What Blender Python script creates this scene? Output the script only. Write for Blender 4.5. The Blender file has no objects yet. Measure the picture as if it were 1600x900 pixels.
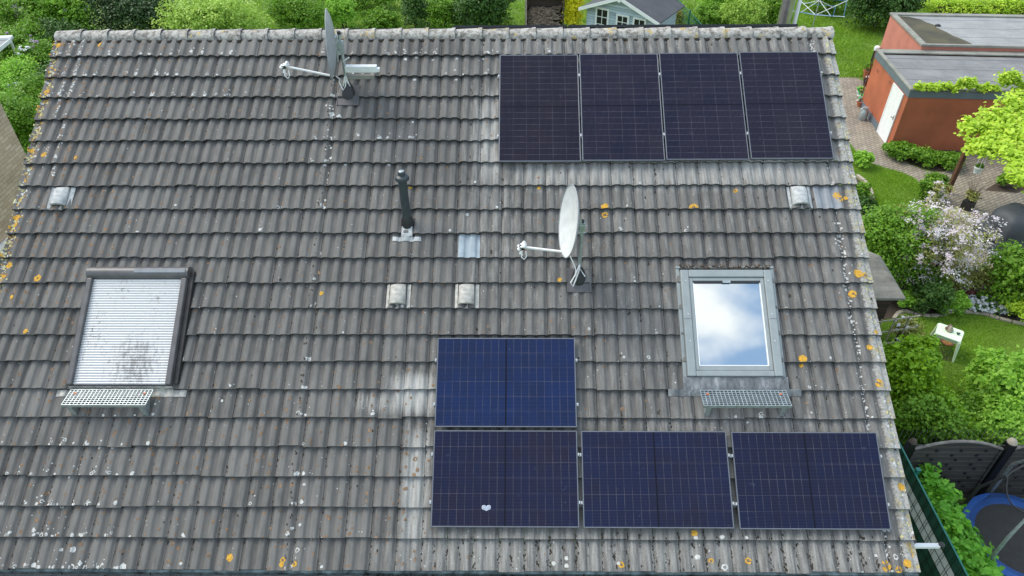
import bpy, math, random
import numpy as np
from mathutils import Vector, Matrix

random.seed(7)
RNG = np.random.default_rng(11)
scene = bpy.context.scene
COL = scene.collection
rad = math.radians

# ------------------------------------------------------------------ camera
CAM = np.array([-0.0474, -4.2834, 12.1531])
YAW, PITCH, ROLL, FPX = -0.015197, 0.686498, -0.00943, 1109.0


def cam_axes():
    cy, sy, cp, sp = math.cos(YAW), math.sin(YAW), math.cos(PITCH), math.sin(PITCH)
    f = np.array([sy * cp, cy * cp, -sp]); r = np.array([cy, -sy, 0.0]); u = np.cross(r, f)
    cr, sr = math.cos(ROLL), math.sin(ROLL)
    return cr * r + sr * u, -sr * r + cr * u, f


AR, AU, AF = cam_axes()
camd = bpy.data.cameras.new('camera')
camd.sensor_width = 36.0
camd.lens = 36.0 * FPX / 1600.0
camd.clip_start = 0.1
camd.clip_end = 600
camo = bpy.data.objects.new('camera', camd)
COL.objects.link(camo)
camo.matrix_world = Matrix(((AR[0], AU[0], -AF[0], CAM[0]), (AR[1], AU[1], -AF[1], CAM[1]),
                            (AR[2], AU[2], -AF[2], CAM[2]), (0, 0, 0, 1)))
scene.camera = camo

# ------------------------------------------------------------------ light
SUN_EL, SUN_AZ = rad(50), rad(-62)          # azimuth measured from +Y towards +X
world = bpy.data.worlds.new('World')
scene.world = world
world.use_nodes = True
wn, wl = world.node_tree.nodes, world.node_tree.links
wn.clear()
w_out = wn.new('ShaderNodeOutputWorld'); w_bg = wn.new('ShaderNodeBackground')
w_bg.inputs['Strength'].default_value = 0.11
sky = wn.new('ShaderNodeTexSky'); sky.sky_type = 'NISHITA'; sky.sun_disc = False
sky.sun_elevation = SUN_EL; sky.sun_rotation = SUN_AZ
tc = wn.new('ShaderNodeTexCoord')
wmap = wn.new('ShaderNodeMapping'); wmap.inputs['Location'].default_value = (0.62, 1.75, 0.1)
wmap.inputs['Scale'].default_value = (1.0, 1.6, 1.0); wmap.inputs['Rotation'].default_value = (0, 0, 0.5)
wns = wn.new('ShaderNodeTexNoise'); wns.inputs['Scale'].default_value = 6.5; wns.inputs['Detail'].default_value = 9
wns.inputs['Roughness'].default_value = 0.5
wr = wn.new('ShaderNodeValToRGB'); wr.color_ramp.elements[0].position = 0.50; wr.color_ramp.elements[1].position = 0.69
wm = wn.new('ShaderNodeMixRGB'); wm.inputs[2].default_value = (9.8, 8.9, 7.7, 1)
wl.new(tc.outputs['Generated'], wmap.inputs[0]); wl.new(wmap.outputs[0], wns.inputs['Vector'])
wl.new(wns.outputs['Fac'], wr.inputs[0]); wl.new(wr.outputs[0], wm.inputs[0])
wk = wn.new('ShaderNodeMixRGB'); wk.inputs[0].default_value = 0.55; wk.inputs[2].default_value = (3.9, 5.5, 7.2, 1)
wl.new(sky.outputs[0], wk.inputs[1]); wl.new(wk.outputs[0], wm.inputs[1]); wl.new(wm.outputs[0], w_bg.inputs['Color'])
wl.new(w_bg.outputs[0], w_out.inputs[0])

sund = bpy.data.lights.new('sun', 'SUN')
sund.energy = 1.5; sund.angle = rad(32); sund.color = (1, 0.93, 0.82)
suno = bpy.data.objects.new('sun', sund)
COL.objects.link(suno)
sdir = Vector((math.sin(SUN_AZ) * math.cos(SUN_EL), math.cos(SUN_AZ) * math.cos(SUN_EL), math.sin(SUN_EL)))
suno.rotation_euler = (-sdir).to_track_quat('-Z', 'Y').to_euler()
suno.location = (-10, 10, 20)

scene.view_settings.view_transform = 'Standard'
scene.view_settings.look = 'None'
scene.view_settings.exposure = 1.08
scene.view_settings.gamma = 1.0
scene.view_settings.use_curve_mapping = False


# ------------------------------------------------------------------ helpers
def G(px, py, z):
    """world point at height z that the survey photo shows at px, py"""
    v = AR * ((px - 800) / FPX) + AU * ((450 - py) / FPX) + AF
    t = (z - CAM[2]) / v[2]
    P = CAM + t * v
    return Vector((P[0], P[1], z))


TH = 0.568737; CT, ST = math.cos(TH), math.sin(TH); EAVE = 4.4; GG = 0.35038
NR = np.array([0, -ST, CT])


def RP(u, v, w=0.0):
    return Vector((u, v * CT - w * ST, EAVE + v * ST + w * CT))


def ruv(px, py, w=0.03):
    d = AR * ((px - 800) / FPX) + AU * ((450 - py) / FPX) + AF
    o = CAM - np.array([0, 0, EAVE])
    t = (w - o @ NR) / (d @ NR); P = o + t * d
    return P[0], P[1] * CT + P[2] * ST


def tag(o, label=None, cat=None, group=None, kind=None):
    if label: o['label'] = label
    if cat: o['category'] = cat
    if group: o['group'] = group
    if kind: o['kind'] = kind
    return o


def empty(name, loc, rot=(0, 0, 0), label=None, cat=None, group=None):
    o = bpy.data.objects.new(name, None)
    o.empty_display_size = 0.2
    COL.objects.link(o); o.location = loc; o.rotation_euler = rot
    return tag(o, label, cat, group)


def roof_empty(name, u, v, label=None, cat=None, group=None):
    return empty(name, RP(u, v), (TH, 0, 0), label, cat, group)


def link_mesh(name, me, parent=None, mats=(), smooth=False, bevel=0, keep_world=False):
    o = bpy.data.objects.new(name, me)
    COL.objects.link(o)
    for m in mats: me.materials.append(m)
    if parent is not None:
        o.parent = parent
        if keep_world:
            bpy.context.view_layer.update()
            o.matrix_parent_inverse = parent.matrix_world.inverted()
    if smooth:
        me.polygons.foreach_set('use_smooth', [True] * len(me.polygons))
    if bevel:
        b = o.modifiers.new('bevel', 'BEVEL'); b.width = bevel; b.segments = 2; b.limit_method = 'ANGLE'
    return o


class MB:
    def __init__(s):
        s.v = []; s.f = []; s.m = []; s.mi = 0

    def add(s, vs, fs):
        b = len(s.v)
        s.v.extend([tuple(x) for x in vs])
        for f in fs:
            s.f.append([b + i for i in f]); s.m.append(s.mi)
        return s

    def box(s, c, d, rz=0, M=None):
        x, y, z = d[0] / 2, d[1] / 2, d[2] / 2
        vs = [Vector((a * x, b * y, e * z)) for a in (-1, 1) for b in (-1, 1) for e in (-1, 1)]
        R = Matrix.Rotation(rz, 3, 'Z') if M is None else M
        vs = [R @ p + Vector(c) for p in vs]
        return s.add(vs, [(0, 1, 3, 2), (4, 6, 7, 5), (0, 4, 5, 1), (2, 3, 7, 6), (0, 2, 6, 4), (1, 5, 7, 3)])

    def bb(s, x0, x1, y0, y1, z0, z1):
        return s.box(((x0 + x1) / 2, (y0 + y1) / 2, (z0 + z1) / 2), (abs(x1 - x0), abs(y1 - y0), abs(z1 - z0)))

    def bar(s, a, b, w, h=None):
        a, b = Vector(a), Vector(b); h = h or w
        d = b - a; L = d.length; z = d.normalized()
        up = Vector((0, 0, 1)) if abs(z.z) < 0.95 else Vector((0, 1, 0))
        x = up.cross(z).normalized(); y = z.cross(x)
        M = Matrix((x, y, z)).transposed()
        return s.box((a + b) / 2, (w, h, L), M=M)

    def tube(s, pts, r, n=10, caps=True):
        pts = [Vector(p) for p in pts]
        rs = r if isinstance(r, (list, tuple)) else [r] * len(pts)
        vs = []; fs = []
        prev = None
        for i, p in enumerate(pts):
            t = (pts[min(i + 1, len(pts) - 1)] - pts[max(i - 1, 0)]).normalized()
            if prev is None:
                up = Vector((0, 0, 1)) if abs(t.z) < 0.9 else Vector((1, 0, 0))
                x = up.cross(t).normalized()
            else:
                x = (prev - t * prev.dot(t)).normalized()
            prev = x; y = t.cross(x)
            for k in range(n):
                a = 2 * math.pi * k / n
                vs.append(p + (x * math.cos(a) + y * math.sin(a)) * rs[i])
        for i in range(len(pts) - 1):
            for k in range(n):
                k2 = (k + 1) % n
                fs.append((i * n + k, i * n + k2, (i + 1) * n + k2, (i + 1) * n + k))
        if caps:
            fs.append(tuple(range(n - 1, -1, -1)))
            fs.append(tuple(range((len(pts) - 1) * n, len(pts) * n)))
        return s.add(vs, fs)

    def lathe(s, c, prof, n=24, M=None, caps=True):
        """prof list of (r, z)"""
        M = M or Matrix.Identity(3); c = Vector(c)
        vs = []; fs = []
        for (r, z) in prof:
            for k in range(n):
                a = 2 * math.pi * k / n
                vs.append(M @ Vector((r * math.cos(a), r * math.sin(a), z)) + c)
        for i in range(len(prof) - 1):
            for k in range(n):
                k2 = (k + 1) % n
                fs.append((i * n + k, i * n + k2, (i + 1) * n + k2, (i + 1) * n + k))
        if caps and prof[0][0] > 1e-4: fs.append(tuple(range(n - 1, -1, -1)))
        if caps and prof[-1][0] > 1e-4: fs.append(tuple(range((len(prof) - 1) * n, len(prof) * n)))
        return s.add(vs, fs)

    def prism(s, poly, z0, z1):
        """poly: list of (x,y) ccw, extruded from z0 to z1 (numbers or per-vertex lists)"""
        n = len(poly)
        a = z0 if isinstance(z0, list) else [z0] * n
        b = z1 if isinstance(z1, list) else [z1] * n
        vs = [(x, y, a[i]) for i, (x, y) in enumerate(poly)] + [(x, y, b[i]) for i, (x, y) in enumerate(poly)]
        fs = [tuple(range(n - 1, -1, -1)), tuple(range(n, 2 * n))]
        fs += [(i, (i + 1) % n, n + (i + 1) % n, n + i) for i in range(n)]
        return s.add(vs, fs)

    def build(s, name, mats, parent=None, smooth=False, bevel=0, keep_world=False):
        me = bpy.data.meshes.new(name)
        me.from_pydata(s.v, [], s.f)
        if not isinstance(mats, (list, tuple)): mats = [mats]
        o = link_mesh(name, me, parent, mats, smooth, bevel, keep_world)
        if len(mats) > 1: me.polygons.foreach_set('material_index', s.m)
        if smooth:
            try:
                me.set_sharp_from_angle(angle=rad(40))
            except Exception:
                pass
        return o


# ------------------------------------------------------------------ materials
def nodes(name):
    m = bpy.data.materials.new(name); m.use_nodes = True
    nt = m.node_tree
    return m, nt.nodes, nt.links, nt.nodes['Principled BSDF']


def ramp(N, L, src, stops):
    r = N.new('ShaderNodeValToRGB')
    e = r.color_ramp.elements
    while len(e) < len(stops): e.new(0.5)
    for i, (p, c) in enumerate(stops):
        e[i].position = p; e[i].color = (c, c, c, 1) if isinstance(c, (int, float)) else tuple(c) + (1,)
    L.new(src, r.inputs[0]); return r.outputs[0]


def noise(N, L, vec, scale, detail=4, rough=0.55, sc=None, loc=None):
    n = N.new('ShaderNodeTexNoise'); n.inputs['Scale'].default_value = scale
    n.inputs['Detail'].default_value = detail; n.inputs['Roughness'].default_value = rough
    if sc or loc:
        mp = N.new('ShaderNodeMapping')
        if sc: mp.inputs['Scale'].default_value = sc
        if loc: mp.inputs['Location'].default_value = loc
        L.new(vec, mp.inputs[0]); vec = mp.outputs[0]
    L.new(vec, n.inputs['Vector']); return n.outputs['Fac']


def mix(N, L, fac, a, b, mode='MIX'):
    m = N.new('ShaderNodeMixRGB'); m.blend_type = mode
    for i, s in ((0, fac), (1, a), (2, b)):
        if hasattr(s, 'is_linked') or hasattr(s, 'links'): L.new(s, m.inputs[i])
        elif isinstance(s, (int, float)): m.inputs[i].default_value = s if i == 0 else (s, s, s, 1)
        else: m.inputs[i].default_value = tuple(s) + (1,)
    return m.outputs[0]


def math_(N, L, op, a, b=0.0):
    m = N.new('ShaderNodeMath'); m.operation = op
    for i, s in ((0, a), (1, b)):
        if isinstance(s, (int, float)): m.inputs[i].default_value = s
        else: L.new(s, m.inputs[i])
    return m.outputs[0]


def bump(N, L, P, h, strength=0.3, dist=0.01):
    b = N.new('ShaderNodeBump'); b.inputs['Strength'].default_value = strength; b.inputs['Distance'].default_value = dist
    L.new(h, b.inputs['Height']); L.new(b.outputs[0], P.inputs['Normal'])


def basic(name, col, rough=0.6, metal=0.0, var=0.15, scale=12, bmp=0.15, spec=0.5):
    m, N, L, P = nodes(name)
    t = N.new('ShaderNodeTexCoord')
    n1 = noise(N, L, t.outputs['Object'], scale, 5)
    c = ramp(N, L, n1, [(0.3, [x * (1 - var) for x in col]), (0.7, [min(1, x * (1 + var)) for x in col])])
    L.new(c, P.inputs['Base Color'])
    P.inputs['Roughness'].default_value = rough; P.inputs['Metallic'].default_value = metal
    P.inputs['Specular IOR Level'].default_value = spec
    if bmp: bump(N, L, P, noise(N, L, t.outputs['Object'], scale * 5, 3), bmp, 0.004)
    return m


def leaf_mat(name, c1, c2, c3=None, trans=0.35):
    """per-leaf random hue between c1 and c2"""
    m, N, L, P = nodes(name)
    a = N.new('ShaderNodeAttribute'); a.attribute_name = 'rnd'
    green = c1[1] > c1[0] * 1.02 and c1[2] < .3
    g_ = lambda c: tuple(min(.88, x * k * 1.75) for x, k in zip(c, (1.22, 1.06, .80))) if green else c
    stops = [(0.0, g_(c1)), (0.8, g_(c2)), (1.0, g_(c3 or c2))]
    c = ramp(N, L, a.outputs['Fac'], stops)
    L.new(c, P.inputs['Base Color'])
    P.inputs['Roughness'].default_value = 0.5
    P.inputs['Specular IOR Level'].default_value = 0.35
    tr = N.new('ShaderNodeBsdfTranslucent'); L.new(c, tr.inputs['Color'])
    mx = N.new('ShaderNodeMixShader'); mx.inputs[0].default_value = trans
    L.new(P.outputs[0], mx.inputs[1]); L.new(tr.outputs[0], mx.inputs[2])
    L.new(mx.outputs[0], N['Material Output'].inputs[0])
    return m


def tile_mat():
    m, N, L, P = nodes('concrete_tile')
    uv = N.new('ShaderNodeUVMap'); uv.uv_map = 'uv'
    V = uv.outputs[0]
    ar = N.new('ShaderNodeAttribute'); ar.attribute_name = 'rnd'
    ab = N.new('ShaderNodeAttribute'); ab.attribute_name = 'bleach'
    ae = N.new('ShaderNodeAttribute'); ae.attribute_name = 'verge'
    base = ramp(N, L, ar.outputs['Fac'], [(0.0, (.076, .072, .067)), (0.12, (.090, .086, .080)), (0.5, (.102, .097, .090)), (0.9, (.114, .109, .101)), (1.0, (.140, .134, .124))])
    big = noise(N, L, V, 0.9, 4)
    base = mix(N, L, 0.6, base, ramp(N, L, big, [(0.3, .36), (0.7, .66)]), 'OVERLAY')
    st = noise(N, L, V, 1.0, 5, .6, sc=(34, 3.2, 1))
    base = mix(N, L, 0.55, base, ramp(N, L, st, [(0.28, .28), (0.72, .72)]), 'OVERLAY')
    sp = noise(N, L, V, 130, 3, .7)
    aw = N.new('ShaderNodeAttribute'); aw.attribute_name = 'crest_light'
    wf = math_(N, L, 'MULTIPLY', aw.outputs['Fac'], ramp(N, L, noise(N, L, V, 1.0, 4, .6, sc=(11, 4, 1), loc=(9, 3, 0)), [(0.3, .15), (0.62, .75)]))
    base = mix(N, L, wf, base, (.185, .177, .163))  # crest tops painted paler as lit rolls, broken up like worn coating
    base = mix(N, L, 0.45, base, ramp(N, L, sp, [(0.3, .3), (0.7, .72)]), 'OVERLAY')
    # washed-out lime bloom
    bst = noise(N, L, V, 1.0, 6, .65, sc=(26, 2.6, 1), loc=(3, 1, 0))
    bsp = noise(N, L, V, 55, 4, .7)
    bf = math_(N, L, 'ADD', math_(N, L, 'MULTIPLY', bst, 1.0), math_(N, L, 'MULTIPLY', bsp, 0.45))
    bf = math_(N, L, 'ADD', bf, math_(N, L, 'SUBTRACT', ab.outputs['Fac'], 1.18))
    bf = ramp(N, L, bf, [(0.02, 0.0), (0.55, 1.0)])
    base = mix(N, L, bf, base, (.40, .39, .36))
    # crusty lichen on the verges
    vn = noise(N, L, V, 34, 6, .75); vn2 = noise(N, L, V, 9, 3, .6, loc=(7, 2, 0))
    vf = math_(N, L, 'ADD', vn, math_(N, L, 'SUBTRACT', ae.outputs['Fac'], 1.0))
    vf = ramp(N, L, vf, [(0.40, 0.0), (0.56, 1.0)])
    vc = ramp(N, L, vn2, [(0.35, (.36, .355, .33)), (0.55, (.31, .30, .27)), (0.66, (.34, .29, .15))])
    base = mix(N, L, vf, base, vc)
    # algae on the butt edges plus the course shadow line, painted near-black
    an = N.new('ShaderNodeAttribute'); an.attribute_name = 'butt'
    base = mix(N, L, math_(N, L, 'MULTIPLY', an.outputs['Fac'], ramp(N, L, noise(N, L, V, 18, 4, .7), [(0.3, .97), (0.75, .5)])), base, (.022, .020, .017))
    L.new(base, P.inputs['Base Color'])
    P.inputs['Roughness'].default_value = 0.82
    P.inputs['Specular IOR Level'].default_value = 0.3
    bump(N, L, P, math_(N, L, 'ADD', sp, math_(N, L, 'MULTIPLY', st, 0.6)), 0.35, 0.004)
    return m


def ridge_mat():
    m, N, L, P = nodes('ridge_concrete')
    t = N.new('ShaderNodeTexCoord'); V = t.outputs['Object']
    oi = N.new('ShaderNodeObjectInfo')
    add = N.new('ShaderNodeVectorMath'); add.operation = 'ADD'
    L.new(V, add.inputs[0]); L.new(oi.outputs['Location'], add.inputs[1]); V = add.outputs[0]
    n1 = noise(N, L, V, 14, 7, .75); n2 = noise(N, L, V, 6, 4, .6, loc=(5, 0, 3)); n3 = noise(N, L, V, 45, 4, .7)
    c = ramp(N, L, n1, [(0.35, (.07, .06, .052)), (0.45, (.22, .205, .18)), (0.56, (.40, .385, .35))])
    y = ramp(N, L, math_(N, L, 'ADD', n2, math_(N, L, 'MULTIPLY', n3, .25)), [(0.73, 0.0), (0.79, 0.8)])
    c = mix(N, L, y, c, (.42, .31, .10))
    c = mix(N, L, .5, c, ramp(N, L, n3, [(0.3, .3), (0.7, .7)]), 'OVERLAY')
    L.new(c, P.inputs['Base Color']); P.inputs['Roughness'].default_value = .9
    bump(N, L, P, n1, .25, .006)
    return m


def cell_mat(name, tint, tint2, seed):
    """navy half-cut cells, uv: x 0..1 along 1.72 m (18 cells), y 0..1 along 1.13 m (6 cells)"""
    m, N, L, P = nodes(name)
    uv = N.new('ShaderNodeUVMap'); uv.uv_map = 'uv'
    sx = N.new('ShaderNodeSeparateXYZ'); L.new(uv.outputs[0], sx.inputs[0])
    X, Y = sx.outputs[0], sx.outputs[1]

    def line(src, count, width):
        f = math_(N, L, 'FRACT', math_(N, L, 'MULTIPLY', src, count))
        d = math_(N, L, 'ABSOLUTE', math_(N, L, 'SUBTRACT', f, 0.5))
        return math_(N, L, 'GREATER_THAN', d, 0.5 - width)
    gx = line(X, 18.0, 0.030); gy = line(Y, 6.0, 0.014)
    bus = line(Y, 66.0, 0.13)
    cell = N.new('ShaderNodeTexWhiteNoise'); cell.noise_dimensions = '3D'
    cv = N.new('ShaderNodeCombineXYZ')
    L.new(math_(N, L, 'FLOOR', math_(N, L, 'MULTIPLY', X, 18.0)), cv.inputs[0])
    L.new(math_(N, L, 'FLOOR', math_(N, L, 'MULTIPLY', Y, 6.0)), cv.inputs[1]); cv.inputs[2].default_value = seed
    L.new(cv.outputs[0], cell.inputs['Vector'])
    big = noise(N, L, uv.outputs[0], 2.2, 4, loc=(seed * 3.1, seed, 0))
    base = ramp(N, L, math_(N, L, 'ADD', math_(N, L, 'MULTIPLY', cell.outputs[0], .22), math_(N, L, 'MULTIPLY', big, .9)),
                [(0.35, tint), (0.75, tint2)])
    base = mix(N, L, math_(N, L, 'MULTIPLY', bus, .10), base, (.20, .19, .22))
    # gaps only show strongly on part of the cells
    n = noise(N, L, uv.outputs[0], 5, 2, loc=(seed, 4, 0))
    gfac = ramp(N, L, n, [(0.35, .15), (0.65, .55)])
    gl = math_(N, L, 'MULTIPLY', math_(N, L, 'MAXIMUM', gx, gy), gfac)
    base = mix(N, L, gl, base, (.12, .11, .13))
    mid = math_(N, L, 'LESS_THAN', math_(N, L, 'ABSOLUTE', math_(N, L, 'SUBTRACT', X, 0.5)), 0.005)
    base = mix(N, L, mid, base, (.006, .006, .012))
    # dust and water marks
    du = noise(N, L, uv.outputs[0], 14, 6, .7, loc=(seed * 2, 0, 0))
    base = mix(N, L, ramp(N, L, du, [(0.62, 0.0), (0.82, .16)]), base, (.30, .32, .38))
    L.new(base, P.inputs['Base Color'])
    rr = ramp(N, L, du, [(0.3, .12), (0.75, .3)])
    L.new(rr, P.inputs['Roughness'])
    P.inputs['IOR'].default_value = 1.22
    P.inputs['Specular IOR Level'].default_value = 0.5
    return m


def brick_mat(name, c1, c2, mortar, sx, sy, rough=.85, plane='UV', msize=.02, bstr=.4):
    m, N, L, P = nodes(name)
    uv = N.new('ShaderNodeUVMap'); uv.uv_map = 'uv'
    b = N.new('ShaderNodeTexBrick')
    b.inputs['Scale'].default_value = 1.0
    b.inputs['Brick Width'].default_value = sx; b.inputs['Row Height'].default_value = sy
    b.inputs['Mortar Size'].default_value = msize * sy * 5; b.inputs['Mortar Smooth'].default_value = .2
    b.inputs['Color1'].default_value = tuple(c1) + (1,); b.inputs['Color2'].default_value = tuple(c2) + (1,)
    b.inputs['Mortar'].default_value = tuple(mortar) + (1,)
    b.inputs['Bias'].default_value = 0.1
    L.new(uv.outputs[0], b.inputs['Vector'])
    n = noise(N, L, uv.outputs[0], 1.3, 5); n2 = noise(N, L, uv.outputs[0], 22, 4)
    c = mix(N, L, .6, b.outputs['Color'], ramp(N, L, n, [(0.3, .36), (0.7, .66)]), 'OVERLAY')
    c = mix(N, L, .4, c, ramp(N, L, n2, [(0.3, .35), (0.7, .65)]), 'OVERLAY')
    L.new(c, P.inputs['Base Color']); P.inputs['Roughness'].default_value = rough
    h = math_(N, L, 'SUBTRACT', 1.0, b.outputs['Fac'])
    bump(N, L, P, h, bstr, .01)
    return m


def plank_mat(name, col, row, axis=2, var=.35, gapc=None):
    """boards as darker gaps across one object axis"""
    m, N, L, P = nodes(name)
    t = N.new('ShaderNodeTexCoord'); s = N.new('ShaderNodeSeparateXYZ'); L.new(t.outputs['Object'], s.inputs[0])
    q = math_(N, L, 'DIVIDE', s.outputs[axis], row)
    f = math_(N, L, 'FRACT', q)
    gap = math_(N, L, 'LESS_THAN', f, .1)
    w = N.new('ShaderNodeTexWhiteNoise'); w.noise_dimensions = '1D'
    L.new(math_(N, L, 'FLOOR', q), w.inputs['W'])
    g = noise(N, L, t.outputs['Object'], 3, 5, .6, sc=(1, 1, 9) if axis == 2 else (9, 1, 1))
    c = ramp(N, L, math_(N, L, 'ADD', math_(N, L, 'MULTIPLY', w.outputs[0], .5), math_(N, L, 'MULTIPLY', g, .6)),
             [(0.25, [x * (1 - var) for x in col]), (0.8, [x * (1 + var) for x in col])])
    c = mix(N, L, gap, c, gapc or [x * .25 for x in col])
    L.new(c, P.inputs['Base Color']); P.inputs['Roughness'].default_value = .75
    bump(N, L, P, math_(N, L, 'SUBTRACT', 1.0, gap), .5, .01)
    return m


def grass_mat(name, c1, c2, c3):
    m, N, L, P = nodes(name)
    t = N.new('ShaderNodeTexCoord'); V = t.outputs['Object']
    a = noise(N, L, V, .7, 5, .6); b = noise(N, L, V, 30, 4, .7)
    c = ramp(N, L, a, [(0.3, c1), (0.55, c2), (0.75, c3)])
    c = mix(N, L, .6, c, ramp(N, L, b, [(0.3, .3), (0.7, .7)]), 'OVERLAY')
    L.new(c, P.inputs['Base Color']); P.inputs['Roughness'].default_value = .9
    bump(N, L, P, b, .8, .03)
    return m


def felt_mat(name, c1, c2, seam=1.0, axis=1):
    m, N, L, P = nodes(name)
    t = N.new('ShaderNodeTexCoord'); V = t.outputs['Object']
    s = N.new('ShaderNodeSeparateXYZ'); L.new(V, s.inputs[0])
    n = noise(N, L, V, 1.6, 6, .65); n2 = noise(N, L, V, 40, 4, .7)
    n3 = noise(N, L, V, 1.2, 5, .6, sc=(.6, 7, 1))
    c = ramp(N, L, math_(N, L, 'ADD', math_(N, L, 'MULTIPLY', n, .6), math_(N, L, 'MULTIPLY', n3, .4)), [(0.3, c1), (0.7, c2)])
    c = mix(N, L, .5, c, ramp(N, L, n2, [(0.3, .3), (0.7, .7)]), 'OVERLAY')
    if seam:
        f = math_(N, L, 'FRACT', math_(N, L, 'DIVIDE', s.outputs[axis], seam))
        c = mix(N, L, math_(N, L, 'LESS_THAN', f, .03), c, [x * .35 for x in c1])
    L.new(c, P.inputs['Base Color']); P.inputs['Roughness'].default_value = .85
    bump(N, L, P, n2, .4, .005)
    return m


def shutter_mat():
    m, N, L, P = nodes('shutter_aluminium')
    t = N.new('ShaderNodeTexCoord'); V = t.outputs['Object']
    n = noise(N, L, V, 26, 5, .75, sc=(1, .6, 1)); n2 = noise(N, L, V, 2.6, 3, .5, loc=(0.35, .62, 0))
    f = math_(N, L, 'ADD', n, math_(N, L, 'MULTIPLY', n2, .42))
    d = ramp(N, L, f, [(0.81, 0.0), (0.93, .8)])
    c = mix(N, L, d, (.60, .60, .595), (.16, .155, .15))
    # loose soot smudge in the lower right of the slats
    s = N.new('ShaderNodeSeparateXYZ'); L.new(V, s.inputs[0])
    dx = math_(N, L, 'SUBTRACT', s.outputs[0], .80); dy = math_(N, L, 'SUBTRACT', s.outputs[1], .26)
    q = math_(N, L, 'ADD', math_(N, L, 'MULTIPLY', math_(N, L, 'MULTIPLY', dx, dx), 3.6), math_(N, L, 'MULTIPLY', math_(N, L, 'MULTIPLY', dy, dy), 3.0))
    k = math_(N, L, 'SUBTRACT', noise(N, L, V, 26, 5, .8, sc=(1, .35, 1)), math_(N, L, 'MULTIPLY', q, .30))
    c = mix(N, L, ramp(N, L, k, [(0.38, 0.0), (0.58, .8)]), c, (.2, .195, .19))
    L.new(c, P.inputs['Base Color']); P.inputs['Roughness'].default_value = .45; P.inputs['Metallic'].default_value = .25
    return m


def lead_mat():
    m, N, L, P = nodes('weathered_lead')
    t = N.new('ShaderNodeTexCoord'); V = t.outputs['Object']
    n = noise(N, L, V, 6, 6, .75, sc=(1.5, .5, 1)); n2 = noise(N, L, V, 30, 4, .7)
    c = ramp(N, L, n, [(0.35, (.09, .09, .09)), (0.55, (.20, .21, .215)), (0.72, (.45, .44, .42))])
    c = mix(N, L, .5, c, ramp(N, L, n2, [(0.3, .3), (0.7, .7)]), 'OVERLAY')
    L.new(c, P.inputs['Base Color']); P.inputs['Roughness'].default_value = .7; bump(N, L, P, n2, .4, .004)
    return m


def net_mat():
    m, N, L, P = nodes('net_mesh')
    P.inputs['Base Color'].default_value = (.015, .015, .016, 1); P.inputs['Roughness'].default_value = .8
    tr = N.new('ShaderNodeBsdfTransparent'); mx = N.new('ShaderNodeMixShader'); mx.inputs[0].default_value = .30
    L.new(tr.outputs[0], mx.inputs[1]); L.new(P.outputs[0], mx.inputs[2]); L.new(mx.outputs[0], N['Material Output'].inputs[0])
    return m


def pane_mat():
    m, N, L, P = nodes('coated_pane')
    P.inputs['Base Color'].default_value = (.44, .51, .58, 1); P.inputs['Metallic'].default_value = .95
    P.inputs['Roughness'].default_value = .03
    return m


M = {}
M['tile'] = tile_mat(); M['ridge'] = ridge_mat()
M['white_lichen'] = basic('white_lichen', (.47, .47, .445), .95, 0, .25, 60, .4)
M['orange_lichen'] = basic('orange_lichen', (.20, .125, .072), .95, 0, .4, 30, .4)
M['yellow_lichen'] = basic('yellow_lichen', (.50, .28, .035), .95, 0, .35, 40, .5)
M['olive_lichen'] = basic('olive_lichen', (.45, .41, .20), .95, 0, .35, 40, .5)
M['moss'] = basic('dark_moss', (.030, .024, .016), 1, 0, .5, 40, .6)
M['white_paint'] = basic('white_paint', (.78, .78, .77), .4, 0, .05, 6, .05)
M['dish_white'] = basic('dish_enamel', (.66, .67, .65), .35, 0, .10, 9, .05)
M['dish_grey'] = basic('dish_back_grey', (.30, .31, .315), .45, 0, .15, 9, .1)
M['galv'] = basic('galvanised_steel', (.40, .44, .45), .42, .65, .22, 22, .1)
M['steel'] = basic('stainless_steel', (.48, .46, .44), .28, .9, .2, 7, .05)
M['black_rubber'] = basic('black_rubber', (.018, .018, .02), .5, 0, .3, 10, .1)
M['dark_pipe'] = basic('anthracite_pipe', (.035, .045, .052), .45, 0, .15, 10, .05)
M['zinc'] = basic('zinc_sheet', (.27, .32, .35), .6, .0, .15, 8, .1)
M['zinc_dark'] = basic('grey_painted_tile', (.20, .215, .23), .6, 0, .12, 8, .1)
M['lead'] = lead_mat()
M['eave'] = basic('mottled_eave_zinc', (.13, .17, .165), .5, .2, .85, 9, .2)  # metal glints painted as pale spots in the dark teal
M['gutter'] = basic('old_gutter_zinc', (.12, .125, .12), .6, .1, .5, 7, .2)
M['win_grey'] = basic('grey_window_cladding', (.27, .295, .290), .42, .1, .08, 8, .06)
M['win_dark'] = basic('brown_black_cladding', (.045, .038, .035), .45, .1, .3, 8, .1)
M['win_mid'] = basic('grey_brown_cladding', (.10, .095, .095), .42, .1, .2, 8, .1)
M['shutter'] = shutter_mat(); M['pane'] = pane_mat()
M['vent'] = basic('pale_concrete_hood', (.40, .41, .40), .7, 0, .3, 16, .3)
M['cream'] = basic('cream_plastic', (.38, .365, .325), .6, 0, .3, 16, .2)
M['frame_alu'] = basic('panel_frame', (.17, .18, .20), .35, .6, .1, 5, 0)
M['frame_black'] = basic('black_panel_frame', (.012, .012, .014), .4, .2, .1, 5, 0)
M['clamp'] = basic('bright_clamp', (.5, .5, .5), .35, .5, .1, 5, 0)
M['wall'] = basic('house_render', (.62, .60, .55), .9, 0, .08, 3, .2)
M['orange'] = basic('orange_render', (.38, .108, .048), .9, 0, .2, 1.1, .3)
M['pink'] = basic('faded_pink_render', (.46, .17, .12), .9, 0, .12, 2, .3)
M['grey_paint'] = basic('grey_fascia_paint', (.12, .145, .165), .6, 0, .1, 3, .1)
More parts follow.
